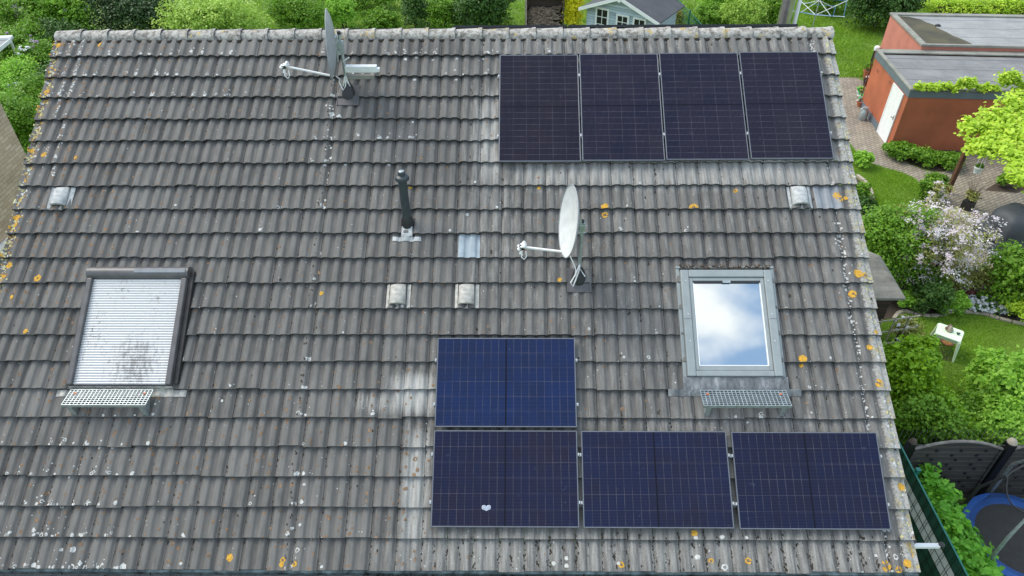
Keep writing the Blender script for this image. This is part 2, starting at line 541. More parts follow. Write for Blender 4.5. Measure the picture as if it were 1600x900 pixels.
M['coping'] = felt_mat('lichen_coping', (.13, .13, .11), (.34, .33, .28), 0)
M['felt'] = felt_mat('roofing_felt', (.13, .13, .13), (.25, .25, .245), .95)
M['felt_pale'] = felt_mat('pale_roofing_felt', (.20, .205, .20), (.33, .33, .32), .95)
M['felt_dark'] = felt_mat('black_shed_felt', (.045, .047, .052), (.085, .088, .095), 0)
M['felt_shed'] = felt_mat('slate_grey_felt', (.050, .048, .042), (.30, .28, .23), 0)
M['water'] = basic('roof_puddle', (.062, .050, .016), .4, 0, .5, 1.2, 0, .12)
M['brown_plank'] = plank_mat('brown_planks', (.040, .024, .017), .09)
M['grey_plank'] = plank_mat('weathered_grey_boards', (.052, .050, .048), .135, gapc=(.17, .13, .09))
M['blue_plank'] = plank_mat('blue_grey_boards', (.40, .47, .53), .12)
M['store_plank'] = plank_mat('brown_slats', (.10, .075, .055), .10)
M['brown_wood'] = basic('red_brown_timber', (.11, .045, .022), .6, 0, .3, 6, .2)
M['orange_wood'] = basic('orange_timber', (.36, .12, .04), .6, 0, .3, 6, .2)
M['trellis'] = basic('pale_trellis_wood', (.30, .27, .20), .8, 0, .2, 10, .2)
M['log'] = basic('split_logs', (.24, .18, .135), .9, 0, .55, 9, .4)
M['green_strip'] = basic('dark_green_strip', (.006, .048, .036), .45, 0, .15, 5, .05)
M['pale_strip'] = basic('pale_grey_strip', (.52, .52, .50), .5, 0, .08, 5, .05)
M['green_metal'] = basic('green_metal', (.01, .13, .10), .4, .1, .1, 5, .05)
M['rod'] = basic('black_rod', (.012, .016, .014), .4, .2, .1, 5, 0)
M['tramp_blue'] = basic('blue_pad', (.018, .09, .33), .5, 0, .15, 3, .1)
M['tramp_mat'] = basic('black_jumping_mat', (.050, .050, .050), .8, 0, .15, 8, .1)
M['net'] = net_mat()
M['table'] = basic('mint_white_plastic', (.70, .82, .60), .4, 0, .05, 4, .05)
M['terracotta'] = basic('terracotta', (.42, .13, .06), .8, 0, .2, 9, .2)
M['terracotta_dark'] = basic('dark_terracotta', (.16, .05, .035), .6, 0, .2, 9, .2)
M['green_plastic'] = basic('green_plastic', (.02, .42, .08), .35, 0, .1, 5, 0)
M['black_plastic'] = basic('black_plastic', (.02, .02, .022), .4, 0, .1, 5, 0)
M['cover'] = basic('dark_grey_cover', (.050, .055, .062), .65, 0, .2, 3, .2)
M['stone'] = basic('beige_stone', (.36, .31, .24), .9, 0, .3, 12, .4)
M['white_stone'] = basic('white_stone', (.62, .62, .60), .8, 0, .1, 12, .3)
M['soil'] = grass_mat('soil', (.045, .032, .022), (.075, .052, .036), (.10, .075, .05))
M['grass'] = grass_mat('lawn_green', (.100, .165, .012), (.13, .21, .018), (.18, .26, .03))
M['wild'] = grass_mat('rough_grass', (.090, .150, .018), (.13, .21, .025), (.20, .26, .05))
M['blade'] = leaf_mat('grass_blade', (.085, .180, .016), (.130, .260, .024), (.24, .32, .06), .35)
M['paver'] = brick_mat('garden_pavers', (.33, .28, .215), (.24, .20, .155), (.10, .09, .07), .205, .105)
M['cream_brick'] = brick_mat('cream_bricks', (.52, .43, .32), (.40, .31, .22), (.30, .26, .21), .25, .083)
M['bark'] = basic('bark', (.075, .055, .04), .9, 0, .35, 12, .5)
M['lilac_wood'] = basic('dead_wood', (.21, .15, .11), .9, 0, .35, 12, .5)
M['rope_blue'] = basic('blue_line', (.05, .22, .50), .5, 0, .1, 5, 0)
M['l_mid'] = leaf_mat('mid_green_leaves', (.045, .120, .010), (.095, .210, .020), (.16, .28, .035))
M['l_dark'] = leaf_mat('dark_green_leaves', (.018, .055, .012), (.036, .090, .018), (.06, .13, .03), .2)
M['l_darkc'] = leaf_mat('conifer_needles', (.012, .034, .012), (.024, .055, .018), (.04, .08, .02), .1)
M['l_thuja'] = leaf_mat('thuja_sprays', (.060, .150, .005), (.105, .225, .008), (.18, .32, .015), .3)
M['l_light'] = leaf_mat('light_green_leaves', (.10, .235, .030), (.17, .34, .05), (.26, .43, .09), .4)
M['l_lime'] = leaf_mat('lime_green_leaves', (.17, .30, .03), (.28, .42, .05), (.40, .50, .10), .4)
M['l_yellow'] = leaf_mat('golden_needles', (.30, .33, .01), (.45, .44, .02), (.55, .48, .05), .25)
M['l_laurel'] = leaf_mat('laurel_leaves', (.045, .170, .014), (.085, .255, .024), (.14, .33, .04), .25)
M['l_olive'] = leaf_mat('olive_leaves', (.10, .13, .04), (.17, .20, .07), (.26, .22, .11), .25)
M['l_pale'] = leaf_mat('pale_yellow_green_leaves', (.15, .27, .06), (.23, .36, .09), (.33, .44, .15), .35)
M['f_pink'] = leaf_mat('pale_pink_blossom', (.70, .56, .60), (.84, .79, .80), (.9, .88, .88), .3)
M['f_lilac'] = leaf_mat('lilac_blossom', (.36, .26, .42), (.52, .40, .55), (.62, .52, .62), .3)
M['f_white'] = leaf_mat('white_blossom', (.72, .73, .74), (.85, .85, .86), (.9, .9, .9), .3)

# ------------------------------------------------------------------ roof tiles
U0, U1 = -6.975, 4.535
J0, J1 = -23, 14                      # first and last tile column (0.3 m cover width)
NC = 22
VR = 7.45
r_t = np.random.default_rng(5)
JIT = r_t.normal(0, 1, (NC, 60)); JN = r_t.normal(0, 1, (NC, 60)); JR = r_t.random((NC, 60))


def prof(x):
    c = 0.5 + 0.5 * np.cos((x - 0.072) / 0.15 * 2 * np.pi)
    s = np.clip((c - 0.06) / 0.74, 0, 1)
    return 0.027 * (s * s * (3 - 2 * s)) + .006 * np.exp(-((x - .147) / .03) ** 2) - 0.004 * (x / 0.3)


def Htop(u, v, i=None):
    """height of the tile surface above the roof plane"""
    u = np.asarray(u, float); v = np.asarray(v, float)
    i = np.clip(np.floor(v / GG), 0, NC - 1).astype(int) if i is None else i
    j = np.clip(np.floor(u / 0.3), J0, J1).astype(int)
    t = v - i * GG
    return prof(u - j * 0.3) + 0.055 - 0.051 * t / GG + 0.0012 * JIT[i, j + 30]


def bell(x, a, b, s):
    return 1 / (1 + np.exp(-(x - a) / s)) * 1 / (1 + np.exp((x - b) / s))


def bleach(u, v):
    b = 0.18 + 0.27 * bell(u, -1.2, 9, .3)
    b = np.maximum(b, 0.82 * bell(u, -0.80, -0.15, .10) * bell(v, 4.6, 6.7, .25))
    b = np.maximum(b, 0.55 * bell(u, -0.95, 0.1, .1) * bell(v, 2.9, 7.2, .3))
    b = np.maximum(b, 0.80 * bell(u, -0.3, 4.6, .1) * bell(v, 4.75, 5.5, .12))
    b = np.maximum(b, 0.95 * bell(u, 2.6, 3.9, .15) * bell(v, 4.85, 5.6, .12))
    b = np.maximum(b, 0.92 * bell(u, -1.75, -1.0, .10) * bell(v, 1.75, 2.35, .05))
    b = np.maximum(b, 0.72 * bell(u, -2.25, -1.0, .12) * bell(v, 1.76, 2.1, .04))
    b = np.maximum(b, 0.84 * bell(u, -1.50, -1.1, .05) * bell(v, 0.1, 1.76, .12))
    b = np.maximum(b, 0.60 * bell(u, -1.9, 4.6, .15) * bell(v, -0.1, 0.5, .05))
    b = np.maximum(b, 0.50 * bell(u, 0.6, 1.1, .08) * bell(v, 1.6, 3.2, .1))
    b = np.maximum(b, 0.55 * bell(u, 1.2, 4.5, .1) * bell(v, 1.5, 1.85, .04))
    b = np.maximum(b, 0.52 * bell(u, -.9, 4.5, .1) * bell(v, 6.95, 7.5, .04))
    return b


def verge(u, v):
    n = 0.5 + 0.5 * np.sin(v * 5.1 + np.sin(v * 11))
    e = 1.05 * bell(u, 4.33, 9, .02) + 0.82 * bell(u, -9, -6.80, .05) + .70 * bell(u, -6.68, -6.52, .02) * n * bell(v, 4.5, 9, .3)
    e = np.maximum(e, .78 * bell(u, 4.12, 4.26, .02) * (0.3 + .7 * n) * bell(v, 2.5, 9, .4))
    return e


xs = np.array([0.0, .012, .024, .036, .048, .06, .072, .084, .096, .11, .125, .14, .155, .17, .185, .198, .21, .222, .234, .246, .258, .27, .283, .2940])
VV, FF, UVs, RN, BL, VG, CR, ED = [], [], [], [], [], [], [], []
base = 0
for i in range(NC):
    for j in range(J0, J1 + 1):
        g = 0.3
        x = xs.copy()
        if j == J1: x = np.concatenate([x, [.31, .322, .333, .335]])
        if j == J0: x = np.concatenate([[-.075, -.06, -.04, -.02], x])
        u = j * g + x + 0.0015
        ji = j + 30
        vn = i * GG + 0.005 * JN[i, ji] - (.012 if JR[i, (ji * 3 + 1) % 60] > .975 else 0)                   # nose line of this tile
        vend = min((i + 1) * GG + 0.03, VR) if i < 20 else VR
        if vn > VR - .12: continue
        if any(j * .3 > a_ and j * .3 + .3 < b_ and vn > c_ and vn + GG < d_ for a_, b_, c_, d_ in ((2.03, 3.21, 2.27, 3.66), (-5.70, -4.39, 2.15, 3.70))): continue
        p = prof(np.clip(x, 0, .3)) + 0.0012 * JIT[i, ji]
        if j == J1: p = np.where(x > .300, prof(np.full_like(x, .3)) + .004, p)
        if j == J0: p = np.where(x < 0, prof(np.zeros_like(x)) + .002, p)
        tilt = 0.0022 * JN[i, (ji * 7) % 60]
        rows = []
        nose = 0.055
        rows.append((vn + .060, p + nose - .055))          # recess under the nose
        rows.append((vn + .060, p + nose - .026))
        rows.append((vn + .004, p + nose - .026))
        rows.append((vn, p + nose - .022))
        rows.append((vn, p + nose - .005))
        rows.append((vn + .005, p + nose))
        for t in (.06, .14, .22, .30):
            if i * GG + t < vend - .02: rows.append((i * GG + t, p + nose - .051 * t / GG))
        rows.append((vend, p + nose - .051 * (vend - i * GG) / GG))
        n = len(x); ncol = n + 2
        for ri, (v, w) in enumerate(rows):
            w = w + tilt * (x / .3)
            dl = 0.10 if j == J0 else 0.026
            dr = 0.10 if j == J1 else 0.026
            uu = np.concatenate([[u[0]], u, [u[-1]]]); ww = np.concatenate([[w[0] - dl], w, [w[-1] - dr]])
            vv = np.full(ncol, v)
            VV.append(np.stack([uu, vv * CT - ww * ST, EAVE + vv * ST + ww * CT], 1))
            UVs.append(np.stack([uu, vv], 1)); RN.append(np.full(ncol, JR[i, ji]))
            BL.append(bleach(uu, vv)); VG.append(verge(uu, vv))
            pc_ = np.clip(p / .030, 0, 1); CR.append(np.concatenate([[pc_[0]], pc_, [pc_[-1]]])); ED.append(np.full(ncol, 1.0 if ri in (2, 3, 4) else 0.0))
        nr = len(rows)
        a = (np.arange(nr - 1)[:, None] * ncol + np.arange(ncol - 1)[None, :]).ravel() + base
        FF.append(np.stack([a, a + 1, a + ncol + 1, a + ncol], 1))
        base += nr * ncol
VV = np.concatenate(VV); FF = np.concatenate(FF); UVs = np.concatenate(UVs)
RN = np.concatenate(RN); BL = np.concatenate(BL); VG = np.concatenate(VG); CR = np.concatenate(CR); ED = np.concatenate(ED)


def np_mesh(name, V, F):
    """F: (n,k) array of polygons of k corners"""
    me = bpy.data.meshes.new(name)
    k = F.shape[1]
    me.vertices.add(len(V)); me.vertices.foreach_set('co', np.ascontiguousarray(V, dtype=np.float32).ravel())
    me.loops.add(F.size); me.loops.foreach_set('vertex_index', np.ascontiguousarray(F, dtype=np.int32).ravel())
    me.polygons.add(len(F)); me.polygons.foreach_set('loop_start', np.arange(0, F.size, k, dtype=np.int32))
    try:
        me.polygons.foreach_set('loop_total', np.full(len(F), k, dtype=np.int32))
    except Exception:
        pass
    me.update(calc_edges=True)
    return me


def set_uv(me, uvv, F):
    l = me.uv_layers.new(name='uv'); l.data.foreach_set('uv', np.ascontiguousarray(uvv[F.ravel()], dtype=np.float32).ravel())


def set_attr(me, name, arr, dom='POINT'):
    a = me.attributes.new(name, 'FLOAT', dom); a.data.foreach_set('value', np.ascontiguousarray(arr, dtype=np.float32))


HC = Vector((-1.22, 6.277, 0))
house = empty('house', HC, label='detached house under a lichen-spotted grey concrete tile roof', cat='house')
me = np_mesh('roof', VV - np.array([HC.x, HC.y, 0]), FF)
set_uv(me, UVs, FF); set_attr(me, 'rnd', RN); set_attr(me, 'bleach', BL); set_attr(me, 'verge', VG); set_attr(me, 'crest_light', CR); set_attr(me, 'butt', ED)
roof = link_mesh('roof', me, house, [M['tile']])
me.polygons.foreach_set('use_smooth', np.ones(len(FF), dtype=bool)); me.set_sharp_from_angle(angle=rad(38))
roof_n = bpy.data.objects.new('roof', me); COL.objects.link(roof_n); roof_n.parent = house; roof_n.rotation_euler = (0, 0, math.pi)


def hb(mb, name, mat, parent=house, **k):
    """build a mesh given in world coordinates as a part of the house"""
    return mb.build(name, mat, parent, keep_world=True, **k)


# body of the house: gable prism with openings implied under the roof
w_ = MB()
yf, yb, xl, xr = .45, 11.95, -6.72, 4.28
zf = EAVE + yf / CT * ST - .08
zr = EAVE + 6.277 / CT * ST - .10
gp = [(yf, 0), (yb, 0), (yb, zf), (6.277, zr), (yf, zf)]
vs = [(xl, y, z) for y, z in gp] + [(xr, y, z) for y, z in gp]
w_.add(vs, [(0, 1, 2, 3, 4), (9, 8, 7, 6, 5), (0, 5, 6, 1), (1, 6, 7, 2), (2, 7, 8, 3), (3, 8, 9, 4), (4, 9, 5, 0)])
hb(w_, 'wall', M['wall'])
# barge boards just under the verge tiles, both gables
for xx in (U0 + .03, U1 - .03):
    b = MB()
    b.bar(RP(xx, -.02, -.09), RP(xx, VR - .05, -.09), .03, .15)
    hb(b, 'barge_board', M['win_dark'])


# ridge caps
def ridge_tile_mesh():
    b = MB(); n = 12; vs = []; fs = []
    L = .405
    secs = [(-.005, .098, .0), (0.0, .104, 0.002), (L - .06, .116, .003), (L - .05, .121, .007), (L, .122, .008)]
    for (x, r, dz) in secs:
        for k in range(n + 1):
            a = math.pi * k / n
            vs.append((x, r * 1.12 * math.cos(a), r * math.sin(a) * .92 + dz))
    for (x, r, dz) in ((L, .112, .012), (0.0, .09, 0)):
        for k in range(n + 1):
            a = math.pi * k / n
            vs.append((x, r * 1.12 * math.cos(a), r * math.sin(a) * .92 + dz))
    m_ = n + 1
    for i in range(6):
        for k in range(n):
            fs.append((i * m_ + k, i * m_ + k + 1, (i + 1) * m_ + k + 1, (i + 1) * m_ + k))
    b.add(vs, fs); return b


rt0 = ridge_tile_mesh().build('ridge_tile', M['ridge'], roof, smooth=True)
ZRDG = EAVE + VR * ST + .0
nrt = 29; step = (U1 + .01 - (U0 - .0)) / nrt
for k in range(nrt):
    o = rt0 if k == 0 else rt0.copy()
    if k: COL.objects.link(o); o.parent = roof
    o.location = (U0 - HC.x + k * step - .005, 0.0 + random.uniform(-.004, .004), ZRDG - .058 + random.uniform(-.003, .003))
    o.rotation_euler = (random.uniform(-.02, .02), random.uniform(-.004, .004), random.uniform(-.008, .008))
    o.scale = (step / .395, 1, 1)
# mortar bed below the caps
b = MB()
for s_ in (1,):
    pts = []
    for k in range(240):
        u = U0 + .03 + (U1 - U0 - .06) * k / 239
        pts.append(RP(u, VR - .16 + .012 * math.sin(k * 2.3) + .008 * random.random(), .012))
    b.tube(pts, .022, 6)
hb(b, 'ridge_mortar', M['moss'], roof)

# ------------------------------------------------------------------ lichen and moss on the tiles
class Spots:
    def __init__(s): s.v = []; s.f = []; s.m = []; s.n = 0

    def _p(s, u, v, i, dw):
        t = np.clip(v, i * GG + .006, (i + 1) * GG - .004)
        u = np.clip(u, U0 + .004, U1 - .004)
        w = Htop(u, t, np.full(u.shape, i)) + dw
        return np.stack([u - HC.x, t * CT - w * ST - HC.y, EAVE + t * ST + w * CT], 1)

    def disc(s, u, v, r, mi, ring=0.0, n=10, dw=.002, asp=1.0, rag=.22):
        i = int(min(max(math.floor(v / GG), 0), NC - 1))
        if v > VR - .12: return
        a = np.arange(n) * 2 * np.pi / n + random.random() * 6
        rr = r * (1 + RNG.uniform(-rag, rag, n))
        U = u + np.cos(a) * rr; Vv = v + np.sin(a) * rr * asp
        po = s._p(U, Vv, i, dw)
        if ring > 0:
            k = ring * (1 + RNG.uniform(-.2, .2, n))
            pi_ = s._p(u + np.cos(a) * rr * k, v + np.sin(a) * rr * asp * k, i, dw)
            b = s.n; s.v += po.tolist() + pi_.tolist(); s.n += 2 * n
            for q in range(n):
                if random.random() < .12: continue
                s.f.append((b + q, b + (q + 1) % n, b + n + (q + 1) % n, b + n + q)); s.m.append(mi)
        else:
            pm = s._p(u + np.cos(a) * rr * .5, v + np.sin(a) * rr * asp * .5, i, dw)
            c = s._p(np.array([u]), np.array([v]), i, dw)
            b = s.n; s.v += po.tolist() + pm.tolist() + c.tolist(); s.n += 2 * n + 1
            for q in range(n):
                s.f.append((b + q, b + (q + 1) % n, b + n + (q + 1) % n, b + n + q)); s.m.append(mi)
                s.f.append((b + n + q, b + n + (q + 1) % n, b + 2 * n)); s.m.append(mi)


W_, O_, Y_, K_, D_ = 0, 1, 2, 3, 4
sp = Spots()
panel_rects = [(-.36, 4.25, 5.22, 7.0), (-1.09, .64, .48, 2.75), (.6, 4.24, .46, 1.61), (-5.7, -4.36, 2.1, 3.75), (2.0, 3.25, 2.25, 3.7)]


def blocked(u, v):
    return any(a - .02 < u < b_ + .02 and c - .02 < v < d + .02 for a, b_, c, d in panel_rects)


def near_edge():
    return int(RNG.integers(0, NC)) * GG + abs(RNG.normal(0, .035)) + .012


# fine flecks everywhere
for _ in range(3300):
    u = RNG.uniform(U0, U1); v = RNG.uniform(0, VR)
    if blocked(u, v): continue
    q = RNG.random()
    left = 1 if u < -1 else .45
    if q < .42: sp.disc(u, v, RNG.uniform(.003, .008), W_, n=6)
    elif q < .42 + .5 * left: sp.disc(u, v, min(RNG.lognormal(-4.5, .42), .028), O_, n=8, ring=.45 if RNG.random() < .4 else 0)
    elif q > .95: sp.disc(u, v, RNG.uniform(.005, .012), D_, n=6, asp=1.6)
# orange streaks, denser towards the upper left and lower left
for _ in range(750):
    if RNG.random() < .55:
        u = U0 + abs(RNG.normal(0, .9)) + .05; v = RNG.uniform(3.2, VR)
    else:
        u = RNG.uniform(U0, -1.2); v = RNG.uniform(0, 2.2)
    if u > U1 or blocked(u, v): continue
    u = math.floor(u / .15) * .15 + .072 + RNG.normal(0, .02)
    sp.disc(u, v, RNG.uniform(.006, .020), O_, n=8, asp=1.3, ring=.4 if RNG.random() < .35 else 0)
# white crusts on the noses of the crests
for _ in range(330):
    z = RNG.random()
    if z < .30: u = RNG.uniform(U0, -4.2); v = int(RNG.choice([18, 19, 20])) * GG + abs(RNG.normal(0, .03)) + .015
    elif z < .58: u = RNG.uniform(-6.6, -4.7); v = int(RNG.choice([0, 0, 1, 1, 2, 3, 4])) * GG + abs(RNG.normal(0, .03)) + .015
    elif z < .72: u = RNG.uniform(-3, -.4); v = int(RNG.choice([19, 20, 20, 16])) * GG + abs(RNG.normal(0, .03)) + .015
    else: u = RNG.uniform(U0, U1); v = near_edge()
    u = math.floor(u / .15) * .15 + .072 + RNG.normal(0, .022)
    if u < U0 + .02 or u > U1 - .02 or blocked(u, v): continue
    r = RNG.uniform(.008, .024)
    sp.disc(u, v, r, W_, ring=.5 if RNG.random() < .45 else 0, n=10)
    if RNG.random() < .4: sp.disc(u + RNG.normal(0, .03), v + RNG.uniform(.02, .09), r * .5, W_, n=8)
# the vertical line of white crusts below the upper dish
uc = ruv(512, 250)[0]
for i in range(0, 19):
    for _ in range(3):
        sp.disc(uc + RNG.normal(0, .022), i * GG + abs(RNG.normal(0, .03)) + .018, RNG.uniform(.012, .028), W_, ring=.5 if RNG.random() < .6 else 0)
    for _ in range(5):
        sp.disc(uc + RNG.normal(0, .012) - .05, i * GG + RNG.uniform(.02, .33), RNG.uniform(.005, .012), D_, n=6, asp=1.5)
        if i > 12: sp.disc(uc + RNG.normal(0, .02), i * GG + RNG.uniform(.02, .33), RNG.uniform(.008, .02), W_ if random.random() < .6 else O_, n=7)
# second, looser line of pale crust between crests near the right verge and the left verge
for _ in range(420):
    v = RNG.uniform(0, VR)
    sp.disc(4.19 + RNG.normal(0, .022), v, RNG.uniform(.005, .016), W_, n=7)
    sp.disc(4.47 + RNG.normal(0, .03), v, RNG.uniform(.005, .018), (W_, K_, W_, K_)[int(RNG.integers(0, 4))], n=7)
for _ in range(700):
    v = RNG.uniform(1.5, VR)
    sp.disc(-6.90 + RNG.normal(0, .035), v, RNG.uniform(.006, .020), (W_, K_, K_, Y_)[int(RNG.integers(0, 4))], n=7)
    if v > 5 and random.random() < .8:
        cc = random.choice([-6.68, -6.53, -6.38])
        sp.disc(cc + RNG.normal(0, .018), v, RNG.uniform(.005, .017), W_ if cc < -6.5 else O_, n=7)
# dark moss in the joints, mostly lower and right part
for _ in range(1500):
    u = RNG.uniform(U0, U1); v = RNG.uniform(0, VR) if RNG.random() < .6 else RNG.uniform(0, 1.7)
    if blocked(u, v): continue
    u = round(u / .3) * .3 + RNG.normal(0, .005) + .004
    sp.disc(u, v, RNG.uniform(.004, .009), D_, n=6, asp=1.8)
for _ in range(420):
    u = RNG.uniform(-1.2, U1); v = RNG.uniform(0, VR)
    if RNG.random() < .5: v = RNG.uniform(.02, .4)
    if blocked(u, v): continue
    u = round(u / .15) * .15 + RNG.normal(0, .012)
    for q in range(int(RNG.integers(1, 4))):
        sp.disc(u + RNG.normal(0, .008), v + q * .018, RNG.uniform(.004, .012), D_, n=6, asp=1.5)
# big yellow rosettes at their surveyed places: (px, py, radius px, ring)
for x, y, r, ring in [(70, 243, 6, 0), (50, 236, 5, 0), (27, 340, 7, 0), (26, 352, 5, 0), (61, 436, 7, .3), (43, 519, 5, 0), (20, 465, 4, 0), (92, 71, 6, 0), (75, 145, 7, .3),
                      (156, 70, 5, 0), (60, 170, 6, .3), (945, 326, 8, 0), (945, 336, 6, .5), (1083, 326, 8, .35), (842, 294, 3.5, 0), (1149, 298, 4, .4), (641, 292, 4.5, 0), (503, 459, 4, 0),
                      (475, 253, 2.5, 0), (360, 871, 6, .0), (443, 875, 4.5, .5), (441, 882, 4, 0), (461, 881, 4.5, .4), (1339, 428, 8, .0), (1350, 432, 6, .5), (1332, 460, 7, .3), (1253, 562, 7, 0), (1252, 571, 3.5, 0),
                      (1306, 305, 6, 0), (1311, 312, 7, .4), (1383, 884, 9, .4), (1402, 890, 6, .4), (1408, 761, 6, 0), (1421, 851, 5, 0), (1372, 600, 7, .3), (1358, 543, 5, 0), (1367, 520, 4, 0), (1321, 310, 4, 0),
                      (874, 438, 4, 0), (1084, 833, 5, 0), (1168, 876, 5, .5), (1110, 876, 4, .5), (970, 882, 5, .4), (120, 248, 4, 0), (15, 415, 6, 0), (8, 433, 5, .3), (1416, 880, 6, 0), (1425, 866, 5, .3)]:
    u, v = ruv(x, y)
    sp.disc(u, v, r / 138.0, Y_, ring=ring, n=14, dw=.004, rag=.12)
    if ring: sp.disc(u, v, r / 138.0 * ring * .6, O_, n=8, dw=.005)
# white crusts at surveyed places
for x, y, r in [(118, 693, 2.5), (137, 692, 3), (155, 699, 4), (176, 699, 4), (193, 695, 3), (234, 693, 4), (146, 740, 4.5), (89, 741, 3), (108, 745, 3), (186, 742, 3), (79, 789, 3.5), (97, 791, 5), (117, 788, 3), (137, 789, 5), (157, 789, 4),
                (67, 836, 5), (84, 838, 3), (127, 835, 3), (167, 836, 3), (205, 838, 2.5), (288, 835, 3.5), (115, 859, 5), (55, 883, 5), (114, 886, 7), (135, 887, 5), (195, 886, 7), (155, 886, 3), (96, 859, 3), (465, 860, 4.5), (476, 757, 3), (473, 784, 4),
                (476, 740, 4), (470, 820, 3), (504, 885, 3), (347, 802 - 175 + 0, 2), (347, 626, 2.5), (212, 899 - 250, 2), (164, 650, 3.5), (244, 632, 2.5), (242, 648, 3), (183, 650, 2), (217, 365, 4), (1148, 652, 3), (1187, 653, 4), (1168, 660, 2),
                (285, 880, 3), (290, 838, 3), (632, 80, 2.5), (634, 93, 4), (651, 90, 4), (676, 93, 3), (714, 92, 3), (755, 91, 3), (648, 125, 3.5), (713, 125, 3), (519, 180, 6), (531, 185, 6), (510, 165, 3), (645, 191, 3), (508, 258, 4), (540, 258, 3),
                (608, 258, 3.5), (730, 335, 4), (1086, 840, 3.5), (1127, 839, 4), (1089, 870, 5), (1131, 886, 6), (885, 872, 4), (885, 884, 4), (865, 880, 4), (1165, 840, 3), (1398, 870, 5), (1368, 868, 3), (1346, 895, 4), (966, 880, 3)]:
    u, v = ruv(x, y)
    sp.disc(u, v, r / 165.0, W_, ring=.5 if r > 4 and RNG.random() < .6 else 0, n=12, dw=.004)
me = bpy.data.meshes.new('lichen'); me.from_pydata(sp.v, [], sp.f)
lich = link_mesh('lichen', me, roof, [M['white_lichen'], M['orange_lichen'], M['yellow_lichen'], M['olive_lichen'], M['moss']])
me.polygons.foreach_set('material_index', sp.m)
tag(lich, kind='stuff')

# gutter with glint-mottled zinc edge and moss
b = MB(); n = 10
for (x0, x1) in ((U0 - .05, U1 + .03),):
    vs = []; fs = []
    secs = np.linspace(x0, x1, 60)
    for x in secs:
        for k in range(n + 1):
            a = math.pi + math.pi * k / n
            vs.append((x, -.055 + .065 * math.cos(a), EAVE - .03 + .065 * math.sin(a)))
        vs.append((x, -.055 + .075, EAVE - .022)); vs.append((x, -.12 - .008, EAVE - .022))
    m_ = n + 3
    for i in range(59):
        for k in range(n): fs.append((i * m_ + k, (i + 1) * m_ + k, (i + 1) * m_ + k + 1, i * m_ + k + 1))
    b.add(vs, fs)
b.tube([(U0 - .05, -.124, EAVE - .026), (U1 + .03, -.124, EAVE - .026)], .009, 8)
gut = hb(b, 'gutter', M['gutter'], smooth=False)
b = MB(); b.add([RP(U0, .06, -.012), RP(U1, .06, -.012), RP(U1, -.028, -.012), RP(U0, -.028, -.012),
                 RP(U0, -.028, -.012) + Vector((0, 0, -.05)), RP(U1, -.028, -.012) + Vector((0, 0, -.05))], [(3, 2, 1, 0), (4, 5, 2, 3)])
hb(b, 'eave_flashing', M['eave'])
b = MB()
for k in range(1500):
    x = RNG.uniform(-1.9, U1) if random.random() < .93 else RNG.uniform(U0, -1.9)
    c = Vector((x, RNG.uniform(-.105, -.03), EAVE - .055 + RNG.uniform(-.01, .03)))
    r = RNG.uniform(.006, .018)
    d = Vector(RNG.normal(0, 1, 3)).normalized() * r; e = Vector(RNG.normal(0, 1, 3)).normalized() * r
    b.add([c - d, c + e, c + d, c - e], [(0, 1, 2, 3)])
mo = hb(b, 'gutter_moss', M['moss'], gut); tag(mo, kind='stuff')


# ------------------------------------------------------------------ things fixed in the roof (parts of the house)
def place_on_roof(o, u, v):
    """parent an object whose mesh is in roof coordinates (x along eave, y up slope, z normal)"""
    o.parent = house
    R = Matrix.Rotation(TH, 4, 'X')
    o.matrix_parent_inverse = Matrix.Identity(4)
    p = RP(u, v); o.matrix_basis = Matrix.Translation(p - HC) @ R
    return o


def roof_part(mb, name, mat, u, v, label=None, **k):
    o = mb.build(name, mat, None, **k); place_on_roof(o, u, v)
    if label: o['label'] = label
    return o


def vent(px, py, flip, matf, lab):
    u, v = ruv(px, py)
    i = math.floor(v / GG); v0 = i * GG
    flanges = []
    # side flanges following the tile
    for x0, x1 in ((-.15, -.112), (.115, .165)):
        for a in range(1):
            zs = [float(Htop(np.array([u + x]), np.array([v0 + .17]), np.array([i]))[0]) for x in (x0, x1)]
            b = MB(); flanges.append(b)
            b.add([(x0, .008, zs[0] + .022), (x1, .008, zs[1] + .022), (x1, .338, zs[1] - .004), (x0, .338, zs[0] - .004),
                   (x0, .008, zs[0] - .02), (x1, .008, zs[1] - .02)], [(0, 1, 2, 3), (4, 5, 1, 0)])
    h = MB()
    prof_ = [(-.105, .03), (-.100, .075), (-.06, .115), (0, .128), (.06, .115), (.100, .075), (.105, .03)]
    ys = [(.055, 1.0), (.075, 1.03), (.30, .74), (.335, .35)]
    vs = []; fs = []
    for (y, s) in ys:
        for (x, z) in prof_: vs.append((x * (.9 + .1 * s), y, .02 + z * s))
    m_ = len(prof_)
    for a in range(3):
        for k in range(m_ - 1): fs.append((a * m_ + k, a * m_ + k + 1, (a + 1) * m_ + k + 1, (a + 1) * m_ + k))
    h.add(vs, fs)
    h.add([(x * 1.02, .055, .02 + z) for x, z in prof_] + [(x * .86, .050, .012 + z * .80) for x, z in prof_],
          [(k, k + 1, m_ + k + 1, m_ + k) for k in range(m_ - 1)])
    ho = roof_part(h, 'vent_tile', matf, u, v0, label=lab, smooth=True)

    for fl in flanges: fl.build('flange', M['cream'] if matf is not M['vent'] else M['vent'], ho)
    d = MB(); d.bb(-.085, .085, .085, .12, .02, .10)
    for k in range(5): d.bb(-.07 + k * .035 - .004, -.07 + k * .035 + .004, .06, .086, .02, .09)
    d.build('grille', M['black_rubber'], ho)
    d = MB(); d.add([(-.06, .0, .045), (0, .0, .066), (.06, .0, .045), (.03, .08, .05), (-.03, .08, .05)], [(0, 1, 3, 4), (1, 2, 3)])
    d.build('lip', M['cream'], ho)
    return ho


